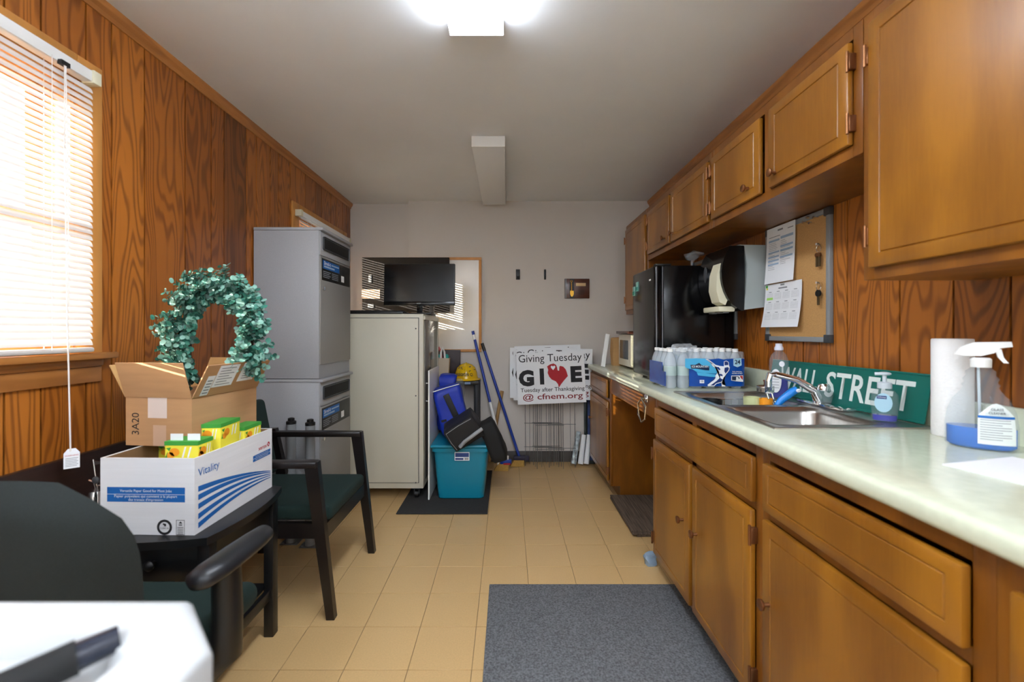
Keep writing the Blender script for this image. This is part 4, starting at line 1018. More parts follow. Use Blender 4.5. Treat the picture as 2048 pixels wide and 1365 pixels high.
# yard signs
g = 'stacked yard signs'
SW, SH = .605, .455
def yard_sign(cx, y, cz, roll, label, full, stake_dx=0):
    r = thing('yard_sign', label, 'sign', (cx, y, 0), group=g)
    lean = math.radians(-3)
    F = Matrix.Translation((cx, y, cz)) @ Matrix.Rotation(PI/2+lean, 4, 'X') @ Matrix.Rotation(roll, 4, 'Z')
    pn = part('sign_panel', B().box(-SW/2, SW/2, -SH/2, SH/2, -.004, 0, M=F), PAPER, r)
    text('Giving Tuesday', INK, pn, F, 0, .166, w=.56, h=.088)
    text('E', INK, pn, F, .225, .023, w=.1, h=.142, bold=.06)
    text('Tuesday after Thanksgiving', INK, pn, F, .01, -.108, w=.565, h=.046, bold=.005)
    text('@ cfnem.org', MAROON, pn, F, .01, -.17, w=.53, h=.068, bold=.01)
    if full:
        text('G', INK, pn, F, -.218, .003, w=.135, h=.145, bold=.06); text('I', INK, pn, F, -.08, .013, w=.038, h=.142, bold=.03)
        pts = [(865, 425), (930, 385), (1000, 370), (1050, 400), (1068, 450), (1078, 515), (1108, 525), (1118, 440), (1140, 425), (1200, 445), (1245, 500), (1265, 560), (1285, 640), (1200, 730), (1140, 800), (1088, 870), (1075, 800), (1030, 740), (950, 700), (900, 640), (870, 560), (885, 500)]
        P = [((x-935)/2330, (660-y)/2330) for x, y in pts]
        b = B(); b.bm.faces.new([b.bm.verts.new(F @ Vector((x, y, .0008))) for x, y in P]); bmesh.ops.triangulate(b.bm, faces=b.bm.faces)
        mi = part('red_mitten', b, REDI, pn)
        hp = [(0, -.022), (-.018, -.002), (-.02, .012), (-.01, .018), (0, .010), (.01, .018), (.02, .012), (.018, -.002)]
        b = B(); b.bm.faces.new([b.bm.verts.new(F @ Vector((.022+x, .088+y, .0014))) for x, y in hp]); bmesh.ops.triangulate(b.bm, faces=b.bm.faces)
        part('white_heart', b, PAPER, mi)
    else:
        text('G', INK, pn, F, -.218, .003, w=.135, h=.145, bold=.06)
    b = B(); zt_ = cz-.13; xs = cx+stake_dx; yw = y+.012
    for s_ in (-1, 1):
        b.cyl((xs+s_*.115, yw-.05, .003), (xs+s_*.115, yw, zt_), .0026, seg=6)
        b.cyl((xs+s_*.075, yw-.05, .02), (xs+s_*.075, yw, zt_), .0022, seg=6)
    for z in (.17, .38, zt_-.02):
        yy = yw-.05*(1-z/zt_); b.cyl((xs-.125, yy, z), (xs+.125, yy, z), .0026, seg=6)
    part('wire_stake', b, WIREM, r)
    return r
yard_sign(.37, 3.985, .855, math.radians(1.5), 'rearmost yard sign, its top edge highest of the stack', False, -.02)
yard_sign(.325, 3.96, .835, math.radians(0), 'second yard sign from the back, sticking out at the left', False, -.05)
yard_sign(.355, 3.935, .82, math.radians(.5), 'yard sign just behind the front one, its edge showing at left', False, .01)
yard_sign(.455, 3.91, .832, math.radians(-1.5), 'yard sign sticking out to the right behind the front one', False, .03)
yard_sign(.385, 3.87, .80, math.radians(2.2), 'front yard sign with red mitten between the letters, fully readable', True, -.01)
# framed board and rolled posters at the end of the counter
fb_ = thing('framed_board', 'dark framed board leaning on the end wall behind the counter end', 'frame', (.9, 4.02, 0))
F = Matrix.Translation((.9, 4.0, .455)) @ Matrix.Rotation(PI/2-math.radians(2.5), 4, 'X')
for a in ((-.2, .2, .42, .45), (-.2, .2, -.45, -.42), (-.2, -.17, -.42, .42), (.17, .2, -.42, .42)): part('frame_rail', B().box(a[0], a[1], a[2], a[3], -.012, .012, bev=.002, M=F), mat('dark_green_black', '#18221f', .4), fb_)
part('picture', B().box(-.17, .17, -.42, .42, -.006, .002, M=F), mat('blue_picture', '#3a4a78', .5, var=.4, vscale=(12, 12, 12)), fb_)
for (x0, x1, m, lb) in ((.59, .645, mat('printed_poster', '#b8c6d6', .6, var=.8, vscale=(25, 25, 25)), 'rolled poster with red and blue print leaning by the counter end'), (.65, .694, PAPER, 'plain white rolled poster leaning by the counter end'), (.703, .742, PAPER, 'short white rolled poster nearest the counter end')):
    dz = .30 if m is not PAPER else .27
    single('rolled_poster', B().cyl((x0, 3.90, .026), (x1, 3.97, dz), .024, .02, seg=14), m, lb, 'poster', 'rolled posters')

# ============================================================ COUNTER TOP THINGS
ZK = ZT+.0005
# mini fridge
fr = thing('mini_fridge', 'black mini fridge standing on the counter under the short cabinets', 'fridge', (1.07, 2.705, ZK))
fx0, fx1, fy0, fy1, fz0, fz1 = .838, 1.292, 2.492, 2.925, ZK+.015, 1.587
part('body', B().box(fx0+.052, fx1, fy0, fy1, fz0, fz1, bev=.005), BLACKG, fr)
dr = part('door', B().box(fx0, fx0+.046, fy0, fy1, fz0, fz1, bev=.012, seg=3), BLACKG, fr)
for xx in (fx0+.012, fx0+.046): part('edge_trim', B().box(xx-.0025, xx+.0025, fy0-.001, fy0+.004, fz0+.004, fz1-.006), mat('satin_edge', '#8f9094', .25, .6), dr)
part('hinge_cap', B().box(fx0+.01, fx0+.1, fy0+.01, fy0+.05, fz1, fz1+.012, bev=.003), BLACKP, fr)
for y in (2.53, 2.89):
    for x in (.91, 1.25): part('foot', B().cyl((x, y, ZK), (x, y, fz0), .014, seg=10), BLACKP, fr)
Fd = frame((fx0, 2.7, 1.5), (0, -1, 0), (0, 0, 1))
part('logo', B().box(fx0-.001, fx0, 2.555, 2.585, 1.508, 1.517), PAPER, dr)
for y, z, w in ((2.89, 1.475, .05), (2.82, 1.498, .045)):
    mg = thing('fridge_magnet', 'teal and white square magnet on the fridge door, %s of two' % ('farther' if y > 2.85 else 'nearer'), 'magnet', (fx0, y, z-.03), group='fridge magnets')
    part('plate', B().box(fx0-.004, fx0-.0005, y-w/2, y+w/2, z-.03, z+.03, bev=.001), mat('mint', '#8fcabc', .5), mg)
    part('band', B().box(fx0-.0046, fx0-.004, y-w/2, y+w/2, z-.024, z-.002), mat('teal_ink', '#1b8f7c', .5), mg)
# glass on the fridge
gl_ = thing('glass_ornament', 'clear glass ornament on top of the black fridge', 'ornament', (1.08, 2.56, fz1))
part('bowl', B().lathe([(.03, 0), (.032, .004), (.008, .012), (.008, .03), (.035, .05), (.045, .075)], c=(1.08, 2.56, fz1+.001), seg=16), GLASS, gl_)
part('wing', B().tube([(1.05, 2.56, fz1+.06), (1.09, 2.56, fz1+.09), (1.15, 2.56, fz1+.075)], .008), GLASS, gl_)
# microwave and things behind it
mw = thing('microwave', 'white microwave oven half hidden behind the black fridge', 'microwave', (1.1, 3.42, ZK))
part('body', B().box(.945, 1.285, 3.19, 3.65, ZK+.012, 1.19, bev=.006), mat('off_white', '#e6e1d2', .4), mw)
dd = part('door', B().box(.928, .944, 3.30, 3.645, ZK+.016, 1.186, bev=.004), mat('off_white', '#e6e1d2', .4), mw)
part('window', B().box(.926, .929, 3.36, 3.60, ZK+.07, 1.14, bev=.0012), mat('smoked_window', '#4a4f55', .15), dd)
part('control_panel', B().box(.928, .944, 3.192, 3.295, ZK+.016, 1.186, bev=.003), IVORY, mw)
for y in (3.25, 3.6): part('foot', B().cyl((1.0, y, ZK), (1.0, y, ZK+.012), .015).cyl((1.24, y, ZK), (1.24, y, ZK+.012), .015), BLACKP, mw)
ty = thing('wooden_tray', 'dark brown tray lying on top of the microwave', 'tray', (1.06, 3.4, 1.191))
part('base', B().box(.895, 1.22, 3.22, 3.6, 1.191, 1.199, bev=.002), WALN, ty)
part('rim', B().box(.895, .905, 3.22, 3.6, 1.199, 1.212).box(1.21, 1.22, 3.22, 3.6, 1.199, 1.212).box(.905, 1.21, 3.22, 3.23, 1.199, 1.212).box(.905, 1.21, 3.59, 3.6, 1.199, 1.212), WALN, ty)
bgx = thing('paper_bag', 'tan paper bag with black print beside the microwave', 'bag', (1.0, 3.76, ZK))
part('bag_body', B().soft(.13, .1, .235, amp=.008, fr=12, rnd=.12, seed=4, M=Matrix.Translation((.955, 3.735, ZK))), CARDL, bgx, angle=40)
part('black_patch', B().box(.945, 1.015, 3.672, 3.68, ZK+.10, ZK+.2), BLACKM, bgx)
single('white_board_strip', B().box(-.017, .017, -.006, .006, 0, .27, bev=.002, M=Matrix.Translation((.775, 3.55, ZK+.003)) @ Matrix.Rotation(math.radians(10), 4, 'Y') @ Matrix.Rotation(math.radians(-8), 4, 'X')), WHITEP, 'white strip of board leaning at the far end of the counter', 'board')
# paper towel dispenser on the wall
pd = thing('towel_dispenser', 'black and grey paper towel dispenser on the panelled wall', 'dispenser', (1.2, 2.35, 1.3))
dy0, dy1 = 2.215, 2.485
def disp(xs, z0, z1, y0, y1, n=10):
    """side outline (x, z) with a bulging front"""
    pts = []
    for k in range(n+1):
        t = k/n; z = z1-(z1-z0)*t; pts.append((xs(t), z))
    return pts
front = lambda t: 1.185-.10*math.sin(PI*(.08+.92*min(1, t*.95+.05)))**.6
out = disp(front, 1.315, 1.645, 0, 0)
M = Matrix.Translation((0, dy0, 0)) @ Matrix.Rotation(PI/2, 4, 'X')
part('front_cover', B().prism(out+[(1.20, 1.315), (1.20, 1.645)], 0, -(dy1-dy0), M=M), BLACKG, pd, angle=30)
part('back_shell', B().prism([(1.199, 1.32), (1.315, 1.335), (1.315, 1.648), (1.17, 1.65), (1.199, 1.645), (1.215, 1.55), (1.21, 1.42)][::-1], .001, -(dy1-dy0)-.001, M=M), mat('dispenser_grey', '#a3aaa8', .45), pd, angle=30)
part('lever', B().prism([(1.115, 1.345), (1.085, 1.36), (1.068, 1.42), (1.072, 1.50), (1.092, 1.56), (1.098, 1.50), (1.125, 1.37)], 0, -.085, M=Matrix.Translation((0, dy0+.02, 0)) @ Matrix.Rotation(PI/2, 4, 'X')), IVORY, pd)
part('tray_lip', B().box(1.085, 1.17, dy0+.03, dy1-.06, 1.312, 1.34, bev=.006), IVORY, pd)
part('badge', B().sph((1.087, 2.40, 1.52), .035, sc=(.15, .55, 1.25)), DGREY, pd)
for y in (2.27, 2.33, 2.4): part('tooth', B().box(1.12, 1.15, y, y+.03, 1.306, 1.318), GREYP, pd)
# boards on the wall
def framed(y0, y1, z0, z1, label, name):
    x = XR-.0015; r = thing(name, label, 'board', (x, (y0+y1)/2, z0), group=None)
    part('cork_surface', B().box(x-.01, x, y0+.01, y1-.01, z0+.01, z1-.01), CORK, r)
    f = .022
    for a in ((y0, y1, z0, z0+f), (y0, y1, z1-f, z1), (y0, y0+f, z0+f, z1-f), (y1-f, y1, z0+f, z1-f)): part('frame_rail', B().box(x-.018, x-.0005, a[0], a[1], a[2], a[3], bev=.003), GREYP, r)
    for yy in (y0, y1-f-.01):
        for zz in (z0-.002, z1-f-.01): part('corner', B().box(x-.0195, x-.0005, yy-.002, yy+f+.012, zz, zz+f+.012, bev=.003), DGREY, r)
    return r
framed(1.765, 2.205, 1.165, 1.716, 'cork board with grey frame holding two sheets and keys', 'cork_board')
framed(2.5, 3.08, 1.165, 1.69, 'second cork board half hidden behind the towel dispenser and fridge', 'cork_board')
XP = XR-.022
def paper(yc, zc, w, h, curl, label):
    b = B(); n = 8; rows = []
    for k in range(n+1):
        t = k/n; dx = -curl*t*t; rows.append([b.bm.verts.new((XP+dx, yc+s_*(w/2)*(1+.02*t), zc+h/2-h*t)) for s_ in (1, -1)])
    for p, q in zip(rows, rows[1:]): b.bm.faces.new((p[0], p[1], q[1], q[0]))
    r = thing('paper_sheet', label, 'paper', (XP, yc, zc-h/2), group='papers pinned to the cork board')
    part('sheet', b, PAPER, r, angle=60)
    def F(polys, m, name):
        bb_ = B()
        for p in polys:
            vs_ = []
            for (x, y) in p:
                t = (h/2-y)/h; vs_.append((XP-curl*t*t-.0008, yc-x, zc+y))
            bb_.quad(*vs_)
        part(name, bb_, m, r)
    return F
Fpap = paper(2.078, 1.58, .216, .272, .012, 'printed form with blue bands pinned on the cork board')
bands = [rect(-.09, -.005, .066, .076), rect(.003, .095, .07, .082)] + [rect(-.09, -.005, z, z+.008) for z in (.01, -.012, -.03, -.048)] + [rect(.003, .095, z, z+.009) for z in (.03, .01, -.022)]
Fpap(bands, LBLUE, 'blue_bands')
Fpap([rect(-.088, -.088+random.uniform(.03, .07), .058-k*.0085, .0595-k*.0085) for k in range(16)] + [rect(.006, .006+random.uniform(.03, .08), .06-k*.0085, .0615-k*.0085) for k in range(14)] + [rect(-.02, .02, .112, .12), rect(.055, .095, .108, .112), rect(-.088, .0, .088, .091)], GINK, 'print')
Fcal = paper(2.062, 1.336, .272, .21, .022, 'white year calendar sheet pinned below the printed form')
cal = [rect(-.03, .035, .078, .084), rect(-.015, .015, .092, .1)]
for cx in (-.095, -.032, .031, .094):
    for cy in (.045, -.005, -.055):
        cal.append(rect(cx-.01, cx+.012, cy+.02, cy+.023))
        for r_ in range(5): cal += [rect(cx-.025+c_*.0075, cx-.0215+c_*.0075, cy+.012-r_*.0062, cy+.0135-r_*.0062) for c_ in range(7)]
Fcal(cal, GINK, 'print')
Fcal([rect(-.12, -.07, .028, .04)], mat('highlighter', '#a8e070', .8), 'highlight')
Fcal([rect(-.132, -.115, .09, .102)], GREENI, 'sticker'); Fcal([rect(-.127, -.113, .08, .089)], YELLI, 'sticker')
def pin(y, z): return B().cyl((XP+.008, y, z), (XP-.012, y, z), .002, seg=8).cyl((XP-.006, y, z), (XP-.016, y, z), .0055, seg=10)
for i, (y, z) in enumerate(((1.90, 1.685), (1.875, 1.70), (1.86, 1.672), (1.835, 1.69))):
    single('push_pin', pin(y, z), CHROME, 'clear push pin in the top corner of the cork board', 'pin', 'push pins in the cork corner')
for z, lb, dark in ((1.555, 'pair of brass keys on a ring hanging upper on the cork board', False), (1.395, 'key with black head hanging lower on the cork board', True)):
    y = 1.815; r = thing('key_ring', lb, 'keys', (XP, y, z-.09), group='keys on the cork board')
    part('pin', pin(y, z+.018), CHROME, r)
    part('ring', B().tube([(XP-.006, y+.014*math.cos(a), z+.014*math.sin(a)) for a in [k*PI/8 for k in range(16)]], .0014, seg=6, closed=True), CHROME, r)
    for dy in ((-.006, .008) if not dark else (0,)):
        part('key', B().box(XP-.009, XP-.006, y+dy-.006, y+dy+.006, z-.075, z-.03), mat('brass_key', '#7d6a4a', .35, .8), r)
        part('key_head', B().cyl((XP-.011, y+dy, z-.026), (XP-.004, y+dy, z-.026), .014 if dark else .009, seg=16), BLACKP if dark else BRONZE, r)

# water bottles in a printed pack
def bottle_proto():
    r = thing('water_bottle', 'clear half litre water bottle in the blue printed pack', 'bottle', group='water bottles in the pack')
    part('bottle_body', B().lathe([(.026, 0), (.0305, .006), (.0305, .04), (.029, .05), (.0305, .06), (.0305, .12), (.028, .145), (.018, .172), (.0125, .182), (.0125, .186)], seg=16), mat('clear_pet', '#eef5fa', .08, alpha=.3), r, local=True, angle=50)
    part('cap', B().lathe([(.0145, .184), (.0145, .198), (.0125, .2)], seg=16), WHITEP, r, local=True)
    part('label_band', B().lathe([(.0311, .065), (.0311, .112)], seg=16), mat('bottle_label', '#cfe2dd', .5, alpha=.6), r, local=True)
    return r
proto = None
for i in range(6):
    for j in range(4):
        p = Vector((.832+i*.0665, 2.236+j*.0638, ZK))
        if proto is None: proto = bottle_proto(); proto.location = p
        else: dup(proto, p)
wp = thing('water_pack_wrap', 'blue printed plastic wrap around the water bottles, torn at left', 'wrap', (1.06, 2.33, ZK))
def pk(cx, cy): return ((355+cx/14.37)*.002517, 1.211-(27+cy/14.37)*.002517)
b = B(); path = [(.915, 2.203)] + [(.93+.27*k/12, 2.2015+.0022*math.cos(k*PI)) for k in range(12)] + [(1.193, 2.203), (1.199, 2.21), (1.2, 2.24), (1.2, 2.43), (1.195, 2.462), (1.0, 2.463), (.93, 2.462)]
zz_ = [ZK+.012, ZK+.05, ZK+.11, ZK+.150]; rows = [[b.bm.verts.new((x, y, z+(.003*math.sin(i*2.1) if z > ZK+.14 else 0))) for i, (x, y) in enumerate(path)] for z in zz_]
for p, q in zip(rows, rows[1:]):
    for k in range(len(path)-1): b.bm.faces.new((p[k], p[k+1], q[k+1], q[k]))
part('printed_film', b, mat('pack_blue', '#0c48a0', .22, var=.12, vscale=(20, 20, 20), coat=.3), wp, angle=60)
part('printed_film', B().box(.7965, .7985, 2.25, 2.45, ZK+.012, ZK+.13).box(.7965, .7985, 2.204, 2.25, ZK+.012, ZK+.085), MATS['pack_blue'], wp)
b = B(); rows2 = [[b.bm.verts.new((x+(0 if z < ZK+.18 else (-.006 if x > 1.1 else .0)), y, z)) for x, y in path] for z in (ZK+.150, ZK+.186)]
for k in range(len(path)-1): b.bm.faces.new((rows2[0][k], rows2[0][k+1], rows2[1][k+1], rows2[1][k]))
part('clear_film', b, FILM, wp, angle=60)
part('torn_film', B().soft(.11, .09, .035, amp=.03, fr=25, rnd=.4, seed=6, M=Matrix.Translation((.905, 2.26, ZK+.178))), FILM, wp, angle=15)
F0 = frame((0, 2.199, 0), (1, 0, 0), (0, 0, 1))
def pp(pts): return [pk(*p) for p in pts]
def ngons(polys, off):
    b = B()
    for p in polys: b.bm.faces.new([b.bm.verts.new(F0 @ Vector((x, y, off))) for x, y in p])
    bmesh.ops.triangulate(b.bm, faces=b.bm.faces); return b
part('sky_print', ngons([pp([(0, 400), (330, 390), (600, 400), (760, 520), (830, 650), (940, 740), (890, 830), (560, 815), (330, 780), (200, 700), (60, 680), (0, 640)]), pp([(330, 790), (880, 850), (850, 930), (700, 920), (370, 880)])], .0012), mat('sky_ink', '#4fb3df', .3), wp)
part('name_plate', ngons([pp([(150, 575), (290, 575), (400, 520), (480, 590), (690, 615), (690, 735), (570, 730), (330, 690), (170, 685)])], .0018), mat('navy_plate', '#0e2547', .4), wp)
xa, za = pk(425, 625); text('ICE MOUNTAIN', PAPER, wp, F0, xa, za, w=.083, h=.0105, off=.0024, bold=.02)
part('batter_outline', ngons([pp(q) for q in (
    [(575, 405), (640, 405), (800, 520), (880, 580), (1000, 610), (1110, 620), (1110, 480), (1180, 455), (1250, 500), (1255, 590), (1280, 650), (1260, 740), (1180, 840), (1110, 930), (1110, 1030), (1050, 1080), (1060, 1140), (1150, 1170), (1160, 1200), (1050, 1200), (1040, 1085), (900, 1120), (830, 1190), (650, 1190), (640, 1150), (840, 1000), (870, 880), (960, 750), (840, 650), (770, 600), (750, 540)],)], .0018), PAPER, wp)
part('batter_fill', ngons([pp(q) for q in ([(615, 420), (790, 540), (775, 550)], [(1125, 490), (1180, 475), (1235, 510), (1235, 580), (1130, 590)], [(850, 630), (960, 640), (1010, 700), (985, 735)], [(1130, 660), (1220, 640), (1255, 670), (1240, 730), (1160, 830), (1120, 760)], [(960, 830), (1060, 850), (1080, 900), (960, 880)], [(990, 950), (1080, 1000), (1040, 1060), (880, 1110), (820, 1170), (720, 1170), (900, 1040)], [(840, 940), (860, 900), (870, 960), (720, 1080), (690, 1090)])], .0024), mat('navy_fill', '#10306f', .4), wp)
part('shield', ngons([pp([(1380, 410), (1610, 380), (1620, 590), (1500, 645), (1385, 600)])], .0018), mat('pale_shield', '#a9d4e6', .4), wp)
xa, za = pk(1500, 495); text('24', mat('navy_plate', '#0e2547', .4), wp, F0, xa, za, w=.028, h=.022, off=.0024, bold=.02)
xa, za = pk(1490, 775); text('THE OFFICIAL', PAPER, wp, F0, xa, za, w=.05, h=.0055, off=.0018, bold=.02)
xa, za = pk(1490, 825); text('WATER OF MLB', PAPER, wp, F0, xa, za, w=.053, h=.0055, off=.0018, bold=.02)
part('logo_ground', ngons([pp([(1320, 885), (1660, 880), (1665, 1065), (1460, 1050), (1320, 1025)])], .0018), PAPER, wp)
part('logo_blue', ngons([pp([(1340, 905), (1520, 905), (1570, 960), (1530, 990), (1450, 1000), (1450, 1030), (1340, 1015)])], .0024), mat('navy_plate', '#0e2547', .4), wp)
part('logo_red', ngons([pp([(1560, 895), (1650, 893), (1652, 1015), (1610, 970)])], .0024), REDI, wp)
part('logo_figure', ngons([pp([(1455, 930), (1495, 920), (1525, 945), (1515, 965), (1545, 1000), (1580, 1045), (1460, 1040), (1470, 985)])], .003), PAPER, wp)
part('barcode', ngons([pp([(415, 1010), (545, 1010), (545, 1105), (415, 1105)])], .0018), PAPER, wp)
part('barcode_lines', ngons([pp([(450+k*28, 1025), (462+k*28, 1025), (462+k*28, 1080), (450+k*28, 1080)]) for k in range(3)], .0024), INK, wp)

# street sign leaning behind the sink
SGL = .735
sg_ = thing('street_sign', 'green street name sign leaning behind the sink', 'sign', (1.25, 1.69, ZT+.0045))
e0 = Vector((1.262, 1.325, ZT+.008)); e1 = Vector((1.225, 2.055, ZT+.008)); u = (e0-e1).normalized()
tilt = math.radians(10); perp = Vector((0, 0, 1)).cross(u).normalized(); perp = perp if perp.x > 0 else -perp
v = (Vector((0, 0, 1))*math.cos(tilt)+perp*math.sin(tilt)).normalized(); SH_ = .152
Fg = frame((e0+e1)/2+v*SH_/2, u, v)
pl = part('plate', B().box(-SGL/2, SGL/2, -SH_/2, SH_/2, -.003, 0, M=Fg), SIGNG, sg_)
part('edge_bead', B().box(-SGL/2, SGL/2, SH_/2-.006, SH_/2+.001, -.004, .002, bev=.001, M=Fg).box(-SGL/2, SGL/2, -SH_/2-.001, -SH_/2+.006, -.004, .002, bev=.001, M=Fg), SIGNG, sg_)
text('WALL', SIGNW, pl, Fg, -.185, .0, w=.23, h=.098, bold=.015); text('STREET', SIGNW, pl, Fg, .145, .0, w=.355, h=.1, bold=.015)

# dish soap, hand soap, strainer
ds = thing('dish_soap', 'clear dish soap bottle with blue liquid in front of the street sign', 'bottle', (1.155, 1.86, zr), (0, 0, math.radians(-30)))
sx, sy, sz = 1.155, 1.86, ZT+.0055
part('bottle_body', B().lathe([(.034, 0), (.037, .006), (.036, .05), (.033, .09), (.036, .13), (.036, .16), (.028, .185), (.016, .197), (.014, .205)], c=(sx, sy, sz), sc=(1, .6)), GLASS, ds, angle=60)
part('liquid', B().lathe([(.032, .003), (.035, .008), (.034, .05), (.0315, .085)], c=(sx, sy, sz), sc=(.97, .57)), BLUEL, ds, angle=60)
part('cap', B().lathe([(.017, .204), (.017, .215), (.013, .222), (.013, .232)], c=(sx, sy, sz)), mat('lilac_cap', '#d6d9e6', .4), ds)
Fds = frame((sx-.004, sy-.024, sz+.075), (1, -.12, 0), (0, 0, 1))
part('label', sheet([ell(-.008, 0, .021, .05)], Fds), PAPER, ds); part('print', sheet([rect(-.022, .004, .03-k*.012, .032-k*.012) for k in range(6)], Fds, .001), GINK, ds)
part('round_label', sheet([ell(.014, .072, .01, .012)], Fds), PAPER, ds)
hs = thing('hand_soap', 'clear hand soap pump bottle with blue liquid at the sink corner', 'bottle', (1.195, 1.385, ZT), (0, 0, math.radians(-38)))
sx, sy, sz = 1.195, 1.385, ZT+.0055
part('bottle_body', B().lathe([(.029, 0), (.032, .004), (.033, .03), (.035, .06), (.033, .085), (.022, .1), (.016, .104), (.016, .108)], c=(sx, sy, sz), sc=(1, .6)), GLASS, hs, angle=60)
part('liquid', B().lathe([(.028, .002), (.030, .006), (.030, .02)], c=(sx, sy, sz), sc=(1, .58)), BLUEL, hs, angle=60)
part('collar', B().lathe([(.0185, .104), (.0185, .122), (.012, .124)], c=(sx, sy, sz)), mat('milky_plastic', '#cdd6dc', .35), hs)
part('pump', B().cyl((sx, sy, sz+.12), (sx, sy, sz+.148), .0055).sph((sx, sy, sz+.15), .017, sc=(1, .7, .35)).tube([(sx, sy, sz+.15), (sx-.024, sy, sz+.148)], .005), mat('milky_plastic', '#cdd6dc', .35), hs)
Fhs = frame((sx, sy-.022, sz+.06), (1, 0, 0), (0, 0, 1))
part('label', sheet([ell(-.004, 0, .022, .03)], Fhs), mat('soft_label', '#a9cfe0', .5), hs); part('label_band', sheet([rect(-.02, .004, .012, .022)], Fhs, .001), mat('navy_ink', '#24407e', .6), hs)
text('Softsoap', PAPER, hs, Fhs, -.008, .017, w=.02, off=.0016)
sn_ = thing('sink_strainer', 'metal sink basket strainer sitting on the sink rim', 'strainer', (1.2, 2.03, ZT))
sx, sy, sz = 1.197, 2.03, ZT+.0055
part('basket', B().lathe([(.03, 0), (.034, .004), (.034, .022), (.037, .024), (.036, .03), (.02, .034)], c=(sx, sy, sz)), STEEL, sn_)
part('knob', B().lathe([(.01, .033), (.006, .036), (.006, .05), (.009, .052), (.008, .058)], c=(sx, sy, sz)), BRONZE, sn_)
for k in range(12):
    a = 2*PI*k/12; part('slot', B().box(-.0015, .0015, -.0005, .001, .006, .018, M=Matrix.Translation((sx, sy, sz)) @ Matrix.Rotation(a, 4, 'Z') @ Matrix.Translation((0, -.0345, 0))), BLACKM, sn_)
# things drying in the far bowl
zbw = ZT-.17
rk2 = thing('dish_rack', 'wire dish rack standing in the far sink bowl', 'dish rack', (.98, 1.86, zbw))
b = B(); X0, X1, Y0, Y1 = bx0+.035, bx1-.035, 1.735, 1.995
for z in (zbw+.015, zbw+.15): b.tube([(X0, Y0, z), (X1, Y0, z), (X1, Y1, z), (X0, Y1, z)], .0025, seg=6, closed=True)
part('rim_wire', b, CHROME, rk2)
for k in range(9):
    x = X0+(X1-X0)*k/8; part('wire', B().tube([(x, Y0, zbw+.15), (x, Y0, zbw+.012), (x, Y1, zbw+.012), (x, Y1, zbw+.15)], .002, seg=6), CHROME, rk2)
def cup(x, y, z, r, h, m, label, name='drinking_glass', cat='glass'):
    single(name, B().lathe([(r*.85, 0), (r, h), (r*.94, h), (r*.8, .004)], c=(x, y, z), seg=20), m, label, cat, angle=50)
zi = zbw+.028
cup(.905, 1.94, zi, .045, .13, BLACKP, 'black cup drying at the far end of the dish rack', 'cup', 'cup')
cup(.985, 1.90, zi, .04, .165, GLASS, 'clear upturned glass drying in the dish rack')
cup(1.03, 1.84, zi, .034, .155, mat('pale_green_mug', '#c9cf9a', .4), 'pale green mug drying in the dish rack', 'mug', 'mug')
cup(1.065, 1.80, zi, .025, .155, ORANI, 'orange cup drying in the dish rack', 'cup', 'cup')
for k, (dx, lb) in enumerate(((0, 'silver fork sticking up from the dish rack nearer the mug'), (.02, 'silver fork sticking up from the dish rack nearer the blue brush'))):
    f_ = thing('fork', lb, 'fork', (1.09+dx, 1.79, zi), group='forks in the dish rack')
    p0 = Vector((1.105+dx, 1.775, zi)); p1 = Vector((1.075+dx, 1.81, zi+.175))
    part('handle', B().cyl(p0, p1, .003, .004, seg=8), CHROME, f_)
    d = (p1-p0).normalized()
    part('tines', B().box(-.009, .009, -.001, .001, 0, .012, M=Matrix.Translation(p1)).box(-.009, -.006, -.001, .001, .012, .03, M=Matrix.Translation(p1)).box(-.0015, .0015, -.001, .001, .012, .03, M=Matrix.Translation(p1)).box(.006, .009, -.001, .001, .012, .03, M=Matrix.Translation(p1)), CHROME, f_)
br_ = thing('dish_brush', 'bright blue handled dish brush resting on the sink divider', 'brush', (1.12, 1.70, ZT))
part('handle', B().tube([(1.055, 1.735, ZT-.02), (1.085, 1.73, ZT+.018), (1.125, 1.725, ZT+.052), (1.14, 1.72, ZT+.062)], [.009, .0135, .0155, .013], seg=12), mat('bright_blue', '#0f7fd6', .35), br_)
part('hang_hole', B().sph((1.136, 1.706, ZT+.058), .008, sc=(1.2, .4, .9)), PAPER, br_)
part('brush_head', B().cyl((1.055, 1.735, ZT-.02), (1.02, 1.75, ZT-.06), .012, .024), WHITEP, br_)

# paper towel roll and spray bottle
rl = thing('paper_towel_roll', 'slim white paper towel roll standing beside the spray bottle', 'paper towel', (1.235, 1.212, ZK))
part('roll', B().lathe([(.042, 0), (.043, .003), (.043, .266), (.041, .269), (.018, .269), (.018, .255)], c=(1.233, 1.212, ZK), seg=36), mat('towel_paper', '#f1efec', .95, bump=.9, bscale=120), rl)
part('loose_edge', B().box(1.255, 1.277, 1.195, 1.1965, ZK+.002, ZK+.268), mat('towel_paper', '#f1efec', .95), rl)
sp = thing('spray_bottle', 'clear spray bottle with blue glass cleaner and white trigger', 'spray bottle', (1.178, 1.088, ZK), (0, 0, math.radians(-43)))
sx, sy, sz = 1.178, 1.088, ZK
body = [(.058, 0), (.064, .006), (.064, .055), (.06, .09), (.05, .12), (.036, .14), (.031, .15), (.034, .156), (.029, .163), (.032, .171), (.026, .18), (.027, .19), (.016, .2), (.015, .206)]
part('bottle_body', B().lathe(body, c=(sx, sy, sz), sc=(1, .58)), GLASS, sp, angle=60)
part('liquid', B().lathe([(.055, .002), (.062, .008), (.062, .052)], c=(sx, sy, sz), sc=(.98, .56)), CYANL, sp, angle=60)
